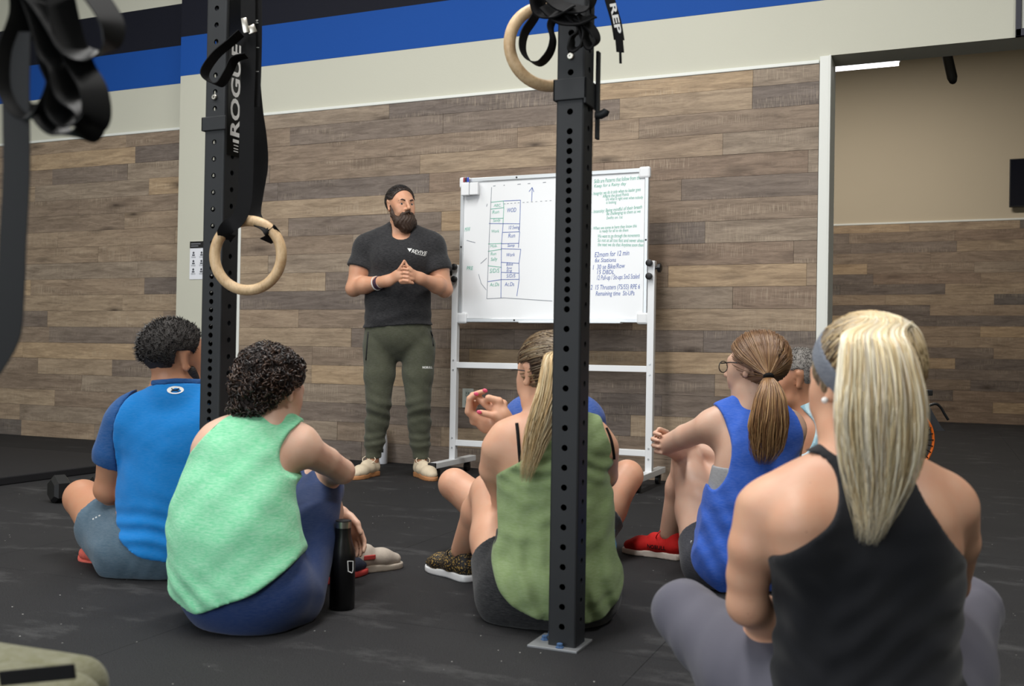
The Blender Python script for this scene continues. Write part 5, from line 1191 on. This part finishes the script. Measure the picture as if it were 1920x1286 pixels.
# ---- man in bright blue
def bluetee():
    p = Person('person in bright blue t-shirt and slate shorts sitting cross-legged at left', 3.34, 290, 1060, SKIN['tan']); J = p.J; B = p.B; fr = nrm(FH*.95+RH*.2)
    B.ell(J(300, 1022), (.172, .135, .118), (RH, FH, ZU), .05, 'torso'); p.trunk([((302, 1000), .158), ((312, 925), .150), ((322, 850), .162)], .68, fr)
    B.cap(J(268, 800), J(385, 802), .080, None, .05, 'torso', (fr, .95)); B.cap(J(326, 735, .02), J(250, 775), .048, .056, .05, 'torso'); B.cap(J(330, 735, .02), J(405, 778), .048, .056, .05, 'torso')
    B.cap(J(329, 718, .015), J(326, 745, .0), .064, .072, .03, 'torso')
    A = p.limb([((236, 795), .066), ((214, 850), .057), ((203, 915, .03), .046)], 'arm', .03); B.chain([(J(203, 918, .03), .045), (J(225, 930, .12), .044), (J(290, 945, .30), .03)], .02, 'arm'); p.hand(J(290, 945, .30), RH*.8+FH*.5, -ZU)
    C = p.limb([((420, 798), .066), ((440, 850, .03), .057), ((445, 912, .08), .046)], 'arm', .03); B.chain([(J(445, 912, .08), .045), (J(360, 945, .32), .03)], .02, 'arm'); p.hand(J(360, 945, .32), -RH*.8+FH*.5, -ZU, side=-1)
    L = p.seat_limb((245, 1030), (155, 934, .26), (300, 1045, .42), .108, .088, .064, .064, .04, 'leg'); R = p.seat_limb((355, 1030), (450, 940, .26), (262, 1062, .20), .108, .088, .064, .060, .04, 'leg')
    hd = Head(J(333, 675, .02), FH*.72+RH*.69, ZU, 1.08).add(B).neck(B, J(324, 742, .0), .058, .064)
    p.body(.006)
    mb_ = mat_cloth('bright_blue_tee', srgb(0, 116, 190), .02); sl = mat_cloth('deep_blue_sleeve', srgb(12, 72, 130), .03)
    seam = [(236, 744), (219, 778), (211, 820), (215, 880)]
    poly = pxpoly([(262, 730), (282, 722), (328, 718), (378, 722), (410, 735), (440, 760), (452, 800), (452, 880), (440, 1050), (310, 1044), (262, 1028), (230, 996), (212, 940), (214, 880), (211, 820), (219, 778), (236, 744)], 3.27)
    sp = pxpoly([(236, 738), (260, 700), (150, 700), (120, 950), (215, 950), (214, 880), (211, 820), (219, 778)], 3.27, 1); sp2 = pxpoly([(440, 750), (430, 700), (560, 700), (560, 950), (452, 950), (452, 880), (452, 800)], 3.27, 1)
    nk = Body().cap(J(334, 660), J(332, 692), .046, .048, .01)
    def dsp(P): return folds(P, 17, 55, .002)+.005*np.sin(P[:, 2]*120+P@RH*25+2*np.sin(P@RH*18))*np.exp(-((P[:, 2]-.16)/.07)**2)
    te = p.garment('t_shirt', mb_, {'torso', 'arm'}, .013, lambda P: np.maximum(poly(uvof(P)), -nk(P, None, True)), .006, dsp)
    lo, hi = B.bounds({'arm', 'torso'})
    for Q, rg_ in ((A, sp), (C, sp2)):
        c = half(lerp(Q[0], Q[2], .62), Q[2]-Q[0])
        solid('sleeve', lambda P, f: np.maximum(np.maximum(B(P, {'arm', 'torso'}, f)-.0125+folds(P, 19, 25, .002), c(P)), rg_(uvof(P))), lo, hi, .006, sl, te)
    pc_ = pxpoly([(278, 713), (328, 709), (382, 713), (382, 723), (328, 719), (278, 723)], 3.27, 1); p.garment('collar', sl, {'torso', 'head'}, .006, lambda P: pc_(uvof(P)), .0045, parent=te)
    bv = bvh_of(te); c = J(319.5, 732, -.12); u = [c+RH*.025*math.cos(a)+ZU*.0125*math.sin(a) for a in np.linspace(0, 2*math.pi, 25)[:-1]]
    ov = mesh('logo_oval', drape(np.array(u), bv, FH, .0016), [tuple(range(24))], M['print'], te)
    for sg in (1, -1):
        P = [c+RH*.0115*math.cos(a)*1.0+ZU*(sg*.0065-sg*.006*math.sin(a)) for a in np.linspace(.15, math.pi-.15, 9)]; MB().ribbon(list(drape(np.array(P), bv, FH, .0026)), ZU, .0028, .0006).build('logo_arc', M['black'], ov)
    so_ = mat_cloth('slate_shorts', srgb(70, 92, 108), .04)
    def cut(P):
        d = np.full(len(P), -1.0)
        for h, k in ((L[0], L[1]), (R[0], R[1])):
            a = nrm(k-h); u = (P-h)@a; near = np.linalg.norm(P-h-np.outer(u, a), axis=1) < .14; d = np.where(near & (u > .05), np.maximum(d, u-.205), d)
        return d
    so = p.pants('shorts', so_, .015, .20, cut, .006, lambda P: folds(P, 23, 60, .0035), toff=.006); bs_ = bvh_of(so)
    for q in range(3): MB().ribbon(list(drape(np.array([J(188+6*q, 968-3*q, .06), J(191+6*q, 966.5-3*q, .06)]), bs_, FH, .0015)), ZU, .006, .0006).build('print_mark', M['print'], so)
    hm = NT('black_short_hair'); cc = hm.mix(hm.noise(hm.pos(), 120, 4), srgb(20, 17, 16), srgb(46, 38, 34)); hm.bump(hm.noise(hm.pos(), 260, 3), .8, .005); hm.set(cc, .6)
    def hf(P, f):
        d, q = hd.hair(P, .011); x, y, z = q.T; d = d+.35*folds(P, 3, 190, .006)+.009*np.clip((.02-z)/.07, 0, 1); return np.maximum(np.maximum(d, .86*y-.50*(z-.085)-.045), np.maximum(-(z+.062+.30*(y+.02)), np.where((z < .030) & (y > -.045), np.maximum(y-.030, .012-(y-.0)), -1)))
    solid('hair', hf, hd.c-.17, hd.c+.18, .0045, hm.m, p.t)
    fuzz(hd, 2200, 4, [srgb(20, 17, 16), srgb(40, 33, 30), srgb(14, 12, 12)], lambda x, y, z: .86*y-.50*(z-.085)-.045 < 0 and z > -.03-.3*(y+.02) and not (z < .03 and -.045 < y < .012), .010, .008, .0010, .7, p.t)
    K = Body(); w = hd.w; K.cap(w(-.058, .015, -.03), w(-.035, .05, -.088), .016, .022, .02).cap(w(.058, .015, -.03), w(.035, .05, -.088), .016, .022, .02).cap(w(-.03, .062, -.095), w(.03, .062, -.095), .022, None, .02)
    solid('beard', lambda P, f: K(P, None, f), hd.c-.17, hd.c+.15, .006, hm.m, p.t)
    rd = plain('red_knit_upper', srgb(196, 92, 80), .8, 0, .3, .3, 90, .5, 500)
    hl = J(283, 1040, .16); hl[2] = .0; f = nrm(-RH*.96+FH*.15); shoe(p.t, hl, f, ZU*.9-FH*.35, .27, (rd, rd, M['print']), h=.006)
    a_ = L[2]; shoe(p.t, np.array((a_[0], a_[1], 0))-RH*.05, RH, ZU, .27, (rd, rd, M['print']), h=.008, laces=False)
bluetee()
# ---- woman in the royal blue tank
def royal():
    p = Person('person in royal blue tank, glasses and red shoes sitting with arms round knees', 3.31, 1390, 1080, SKIN['pale']); J = p.J; B = p.B; fr = nrm(FH*.86-RH*.5); rt = np.cross(fr, ZU)
    B.ell(J(1388, 1045), (.160, .138, .116), (rt, fr, ZU), .05, 'torso'); p.trunk([((1386, 1030), .150), ((1398, 960), .138), ((1414, 890), .138), ((1420, 850), .136)], .70, fr)
    B.cap(J(1350, 808, .03), J(1468, 812, -.02), .060, None, .05, 'torso', (fr, .95)); B.cap(J(1408, 755, .02), J(1336, 790, .03), .036, .044, .04, 'torso'); B.cap(J(1412, 755, .02), J(1478, 792, -.02), .036, .044, .04, 'torso')
    p.limb([((1322, 803, .03), .048), ((1285, 818, .11), .043), ((1250, 834, .20), .037), ((1275, 850, .34), .032), ((1330, 850, .44), .025)], 'arm', .03)
    p.limb([((1486, 806, -.02), .047), ((1480, 860, .10), .04), ((1400, 880, .30), .035), ((1300, 835, .40), .030), ((1262, 828, .28), .022)], 'arm', .03)
    H = lambda x, y, d=0.0: at(x, y, p.D+.215+d)
    for k, (y, dx) in enumerate(((809, 4), (820, 0), (832, 1), (843, 6))):
        pts = [H(1246, y+4, .05), H(1228+dx, y+1, .03), H(1224+dx, y+3, -.015), H(1234+dx, y+6, -.040)]
        for i in range(3): B.cap(pts[i], pts[i+1], .0092-.0005*i, .0088-.0005*i, .004, 'hand')
    B.cap(H(1264, 826, .06), H(1244, 822, .05), .024, .024, .02, 'hand', (FH, .6)); B.cap(H(1250, 810, .04), H(1236, 804, .0), .010, .0085, .006, 'hand')
    L = p.seat_limb((1338, 1050, .02), (1288, 872, .36), (1254, 1000, .42), .105, .080, .053, .054, .035, 'leg'); R = p.seat_limb((1425, 1050, -.02), (1330, 875, .42), (1296, 1000, .50), .105, .080, .053, .054, .035, 'leg')
    hd = Head(J(1416, 690, .02), FH*.70-RH*.715, ZU, .98).add(B).neck(B, J(1408, 765, .01), .045, .050)
    p.body(.0055)
    sh = mat_cloth('dark_grey_shorts', srgb(48, 50, 60), .04)
    def cut(P):
        d = np.full(len(P), -1.0)
        for h, k in ((L[0], L[1]), (R[0], R[1])):
            a = nrm(k-h); u = (P-h)@a; near = np.linalg.norm(P-h-np.outer(u, a), axis=1) < .12; d = np.where(near & (u > .05), np.maximum(d, u-.10), d)
        return d
    so = p.pants('shorts', sh, .006, .24, cut, .007)
    MB().obox(J(1299, 1018, -.02), (.008, .002, .009), RH+ZU*.3, FH, ZU, .001).build('logo_tab', M['print'], so)
    poly = pxpoly([(1338, 748), (1362, 736), (1392, 740), (1440, 740), (1474, 755), (1493, 785), (1507, 835), (1516, 900), (1504, 1000), (1488, 1112), (1443, 1113), (1363, 1110), (1308, 1076), (1294, 1041), (1307, 999), (1315, 948), (1322, 900), (1334, 917), (1356, 885), (1366, 835), (1360, 789), (1350, 764)], 3.27, 3)
    rb = mat_cloth('royal_blue_tank', srgb(46, 96, 200), .05)
    def dsp(P): return folds(P, 33, 55, .003)+.0035*np.sin(P@RH*100+P[:, 2]*50)*np.clip((.4-P[:, 2])/.2, 0, 1)
    p.garment('tank_top', rb, {'torso'}, lambda P: .009+.010*np.clip((.40-P[:, 2])/.2, 0, 1), lambda P: poly(uvof(P)), .0055, dsp)
    pb = pxpoly([(1316, 872), (1360, 874), (1360, 890), (1334, 935), (1318, 905)], 3.27, 1)
    p.garment('sports_bra', mat_cloth('grey_marl', srgb(150, 152, 156), .12), {'torso'}, .005, lambda P: pb(uvof(P)), .005)
    lt = [srgb(150, 112, 74), srgb(126, 90, 58), srgb(176, 136, 92), srgb(108, 76, 50), srgb(192, 156, 110)]; dk = srgb(112, 80, 54)
    keep = lambda x, y, z: (y < .055 or z > .085) and z > -.05-.2*y and not (abs(x) > .06 and z < .03 and y > -.035)
    def hf(P, f):
        d, q = hd.hair(P, .009); x, y, z = q.T; return np.maximum(np.maximum(d, .88*y-.48*(z-.085)-.045), np.maximum(-(z+.055+.30*(y+.02)), np.where(z < .034, y+.030, -1)))
    solid('hair_underlayer', hf, hd.c-.16, hd.c+.17, .006, mat_cloth('brown_underlayer', srgb(98, 70, 48), 0, .6), p.t)
    tw = J(1441, 706, -.115); tie = tuple(hd.loc(tw[None])[0]); a = comb(hd, tie, 950, 11, lt, .0115, keep, .0016, 10, dk)
    g = [tw, J(1444, 728, -.145), J(1443, 765, -.165), J(1441, 800, -.165), J(1438, 835, -.155), J(1430, 872, -.145)]
    b = pony(g, lambda t: np.interp(t, [0, .08, .3, .6, .85, 1], [.008, .022, .050, .064, .052, .020]), lambda t: np.interp(t, [0, .15, .5, 1], [.008, .026, .032, .014]), 800, 12, lt, RH, FH, .0015, 16, .006, .78, None)
    strands('hair', a[0]+b[0], a[1]+b[1], a[2]+b[2], M['hairattr'], p.t)
    ax = nrm(g[1]-g[0]); MB().lathe(tw-ax*.006, [(.012, 0), (.017, .003), (.018, .009), (.014, .015)], ax, 16).build('hair_tie', M['strap'], p.t, True)
    w = hd.w
    MB().tube([w(-.080, -.012, .016), w(-.076, .05, .018), w(-.064, .094, .014)], .0022, 6).build('glasses_temple', M['black'], p.t, True)
    for e in (-1, 1):
        c = w(e*.034, .104, .002); MB().tube([c+hd.x*.026*math.cos(q)+hd.z*.019*math.sin(q) for q in np.linspace(0, 2*math.pi, 21)[:-1]], .0018, 6, closed=True).build('glasses_rim', M['black'], p.t, True)
    MB().tube([w(-.009, .106, .006), w(0, .110, .008), w(.009, .106, .006)], .0018, 6).build('glasses_bridge', M['black'], p.t, True)
    rd = plain('red_knit', srgb(206, 34, 32), .75, 0, .3, .12, 120, .5, 700); wh = plain('off_white_sole', srgb(226, 214, 204), .6); rl = plain('red_lace', srgb(196, 30, 30), .7)
    for a_, dx in ((L[2], 0), (R[2], .0)):
        f = nrm(-RH*.80+FH*.60); hl = np.array((a_[0], a_[1], 0))-f*.055; o = shoe(p.t, hl, f, ZU, .25, (rd, wh, rl), h=.0045)
        if dx == 0 and a_ is L[2]:
            bo = bvh_of(o); sd = nrm(np.cross(f, ZU)); sd = sd if sd@FH < 0 else -sd
            lettering('lettering', 'NOBULL', hl+f*.125+sd*.2+ZU*.036, -f, ZU, .020, M['black'], o, 0, .0005, width=.075, conform=bo)
royal()
# ---- grey haired man behind
def elder():
    p = Person('person in pale blue tank sitting between royal blue tank and black racerback', 4.1, 1530, 960, SKIN['tan']); J = p.J; B = p.B; fr = nrm(FH*.75-RH*.66)
    B.ell(J(1540, 955), (.17, .14, .118), (RH, FH, ZU), .05, 'torso'); p.trunk([((1540, 940), .16), ((1540, 880), .155), ((1540, 830), .158)], .72, fr)
    B.cap(J(1500, 800, .02), J(1580, 800), .070, None, .05, 'torso'); B.cap(J(1512, 765, .0), J(1492, 785, .02), .05, .055, .04, 'torso'); B.cap(J(1518, 768), J(1590, 790), .05, .055, .04, 'torso')
    p.limb([((1492, 802, .02), .062), ((1478, 850, .06), .053), ((1462, 900, .14), .043), ((1440, 930, .34), .03)], 'arm', .03); p.hand(J(1440, 930, .34), FH-RH*.3, -ZU)
    p.limb([((1592, 802, 0), .062), ((1606, 850, .04), .053), ((1600, 900, .10), .043), ((1560, 930, .36), .03)], 'arm', .03); p.hand(J(1560, 930, .36), FH-RH*.3, -ZU, side=-1)
    L = p.seat_limb((1500, 960), (1420, 905, .24), (1520, 955, .44), .105, .085, .06, .06, .038, 'leg'); R = p.seat_limb((1580, 960), (1650, 905, .24), (1560, 955, .40), .105, .085, .06, .06, .038, 'leg')
    hd = Head(J(1493, 712, .0), FH*.30-RH*.95-ZU*.05, ZU-RH*.05, 1.03).add(B).neck(B, J(1512, 778, .0), .056, .062)
    p.body(.0065)
    poly = pxpoly([(1478, 750), (1505, 738), (1545, 730), (1640, 760), (1650, 1000), (1430, 1000), (1470, 870), (1500, 845), (1512, 822), (1518, 798), (1512, 780), (1496, 762)], 4.06, 3)
    t = NT('pale_blue_pattern'); v = t.noise(t.pos(), 28, 3, .6); c = t.mix(t.ramp(v, [(.45, (0, 0, 0)), (.55, (1, 1, 1))]), srgb(150, 190, 206), srgb(186, 216, 226)); t.set(c, .8)
    p.garment('tank_top', t.m, {'torso', 'arm'}, .012, lambda P: poly(uvof(P)), .0065)
    p.pants('shorts', mat_cloth('navy_shorts', srgb(34, 38, 52), .03), .010, .24, lambda P: P[:, 2]-1.0, .009)
    hm = NT('grey_cropped_hair'); cc = hm.mix(hm.noise(hm.pos(), 160, 4), srgb(84, 82, 80), srgb(160, 154, 148)); hm.bump(hm.noise(hm.pos(), 320, 3), .7, .004); hm.set(cc, .65)
    def hf(P, f):
        d, q = hd.hair(P, .0045); x, y, z = q.T; d = d+.3*folds(P, 3, 190, .004); return np.maximum(np.maximum(d, .86*y-.50*(z-.085)-.040), np.maximum(-(z+.045+.30*(y+.02)), np.where((z < .040) & (y > -.045), y+.03, -1)))
    solid('hair', hf, hd.c-.17, hd.c+.18, .005, hm.m, p.t)
    fuzz(hd, 1800, 9, [srgb(120, 116, 112), srgb(170, 166, 160), srgb(80, 78, 76)], lambda x, y, z: .86*y-.50*(z-.085)-.040 < 0 and z > -.02-.3*(y+.02) and not (z < .04 and -.045 < y), .004, .008, .0010, .4, p.t)
    for a_, f in ((L[2], RH), (R[2], -RH)): shoe(p.t, np.array((a_[0], a_[1], 0))-f*.05, f, ZU, .27, (M['black'], M['white'], M['white']), h=.009, laces=False)
elder()
# ------------------------------------------------------------------ things on the floor
def bottle(name, label, c, prof, mat, parts):
    t = thing(name, label, 'bottle', (c[0], c[1], 0)); o = MB().lathe((c[0], c[1], 0), prof, n=32).build('flask', mat, t); autosmooth(o, 50)
    for nm, pr, mt in parts:
        q = MB().lathe((c[0], c[1], 0), pr, n=32).build(nm, mt, t); autosmooth(q, 40)
    return t, o
c = at(641, 1140, 2.93)
t, o = bottle('water_bottle', 'matte black metal water bottle with steel ring on floor beside mint tank', c, [(.033, 0), (.0365, .003), (.0365, .155), (.035, .17), (.026, .20), (.0225, .215), (.0225, .236)], plain('matte_black', srgb(14, 14, 16), .32), [('steel_ring', [(.0232, .236), (.0232, .254)], M['bolt']), ('lid', [(.0225, .254), (.0225, .257), (.014, .259)], M['black'])])
bv = bvh_of(o); W = [at(x, y, 2.7) for x, y in ((652, 1052), (662, 1052), (662, 1069), (660, 1074), (653, 1071))]; MB().tube(list(drape(np.array(W), bv, FH, .0008)), .0010, 5, closed=True).build('emblem', M['print'], o)
c = onz(716, 869)
t, o = bottle('shaker_bottle', 'white bottle with black print and cyan collar behind the standing person', c, [(.034, 0), (.036, .004), (.036, .15), (.030, .19), (.026, .20)], plain('white_print_bottle', srgb(230, 232, 238), .4), [('cyan_collar', [(.027, .20), (.027, .216)], plain('cyan_plastic', srgb(40, 140, 180), .4)), ('cap', [(.024, .216), (.022, .235), (.010, .24)], M['black'])])
for k in range(5):
    a = -1.2+.35*k; d = -FH*math.cos(a)+RH*math.sin(a); p = np.array((c[0], c[1], .06+.03*(k % 3)))+d*.0363; MB().obox(p, (.006, .001, .012), np.cross(d, ZU), d, ZU).build('print_block', M['black'], o)
c = at(1134, 1040, 3.15)
t, o = bottle('drink_bottle', 'bright cyan bottle half hidden behind the olive tank', c, [(.034, 0), (.036, .004), (.036, .16), (.030, .185)], plain('cyan_bottle', srgb(30, 150, 200), .35), [('lid', [(.031, .185), (.031, .205), (.02, .21)], plain('cyan_lid', srgb(20, 110, 150), .4))])
# dumbbell beyond the left man's knee
dc = onz(150, 938); ax = nrm(RH*.7+FH*.7)
t = thing('dumbbell', 'black hex dumbbell on the floor beyond the knee in slate shorts', 'dumbbell', (dc[0], dc[1], 0))
M['dumb'] = plain('black_rubber_head', srgb(16, 16, 17), .5)
for s_ in (-1, 1):
    c0 = np.array((dc[0], dc[1], .062))+ax*s_*.10; MB().lathe(c0-ax*.04, [(.05, 0), (.07, .015), (.07, .065), (.05, .08)], ax, 6).build('head', M['dumb'], t)
o = MB().tube([np.array((dc[0], dc[1], .062))-ax*.07, np.array((dc[0], dc[1], .062))+ax*.07], .016, 12).build('handle', M['alu'], t); autosmooth(o)
# olive padded bag in the near left corner
def bag():
    D = 1.28; c = at(20, 1290, D); t = thing('padded_bag', 'olive padded gym bag with dark strap in the near left corner', 'bag', (c[0], c[1], 0)); top = at(110, 1206, D)[2]-.045
    u = nrm(RH*.97-FH*.25); v = nrm(np.cross(ZU, u)); ol = mat_cloth('olive_canvas', srgb(98, 97, 72), .05, .8)
    def rbox(P, cc, hx, hy, hz, r, tilt=.0):
        q = P-cc; x = q@u; y = q@v; z = q[:, 2]+tilt*x; a = np.stack([np.abs(x)-hx+r, np.abs(y)-hy+r, np.abs(z)-hz+r], 1); return np.sqrt((np.maximum(a, 0)**2).sum(1))+np.minimum(a.max(1), 0)-r
    R1 = at(28, 1300, D); cc = np.array((R1[0], R1[1], top/2)); lo = cc-.34; hi = cc+.34; lo[2] = -.02; hi[2] = top+.1
    c1 = cc+u*.0; slotc = cc.copy(); slotc[2] = top-.038
    def f1(P, f):
        d = rbox(P, c1, .088, .09, top/2, .045, .05)+folds(P, 2, 22, .003); q = P-at(45, 1276, D-.085); s = np.maximum(np.maximum(np.abs(q@u-.0)-.055, np.abs(q[:, 2]-.18*(q@u))-.008), np.abs(q@v)-.03); return np.maximum(np.maximum(d, -s), .001-P[:, 2])
    solid('front_pad', f1, lo, hi, .0065, ol, t)
    c2 = cc-u*.075+v*.10; c2[2] = top/2
    solid('back_pad', lambda P, f: np.maximum(rbox(P, c2, .12, .055, top/2-.004, .04, .04)+folds(P, 5, 22, .003), .001-P[:, 2]), lo, hi, .0065, ol, t)
    q = at(45, 1276, D-.085)+v*.022; MB().obox(q, (.054, .002, .009), u+ZU*.18, v, ZU-u*.18, .001).build('dark_strap', M['strap'], t)
bag()
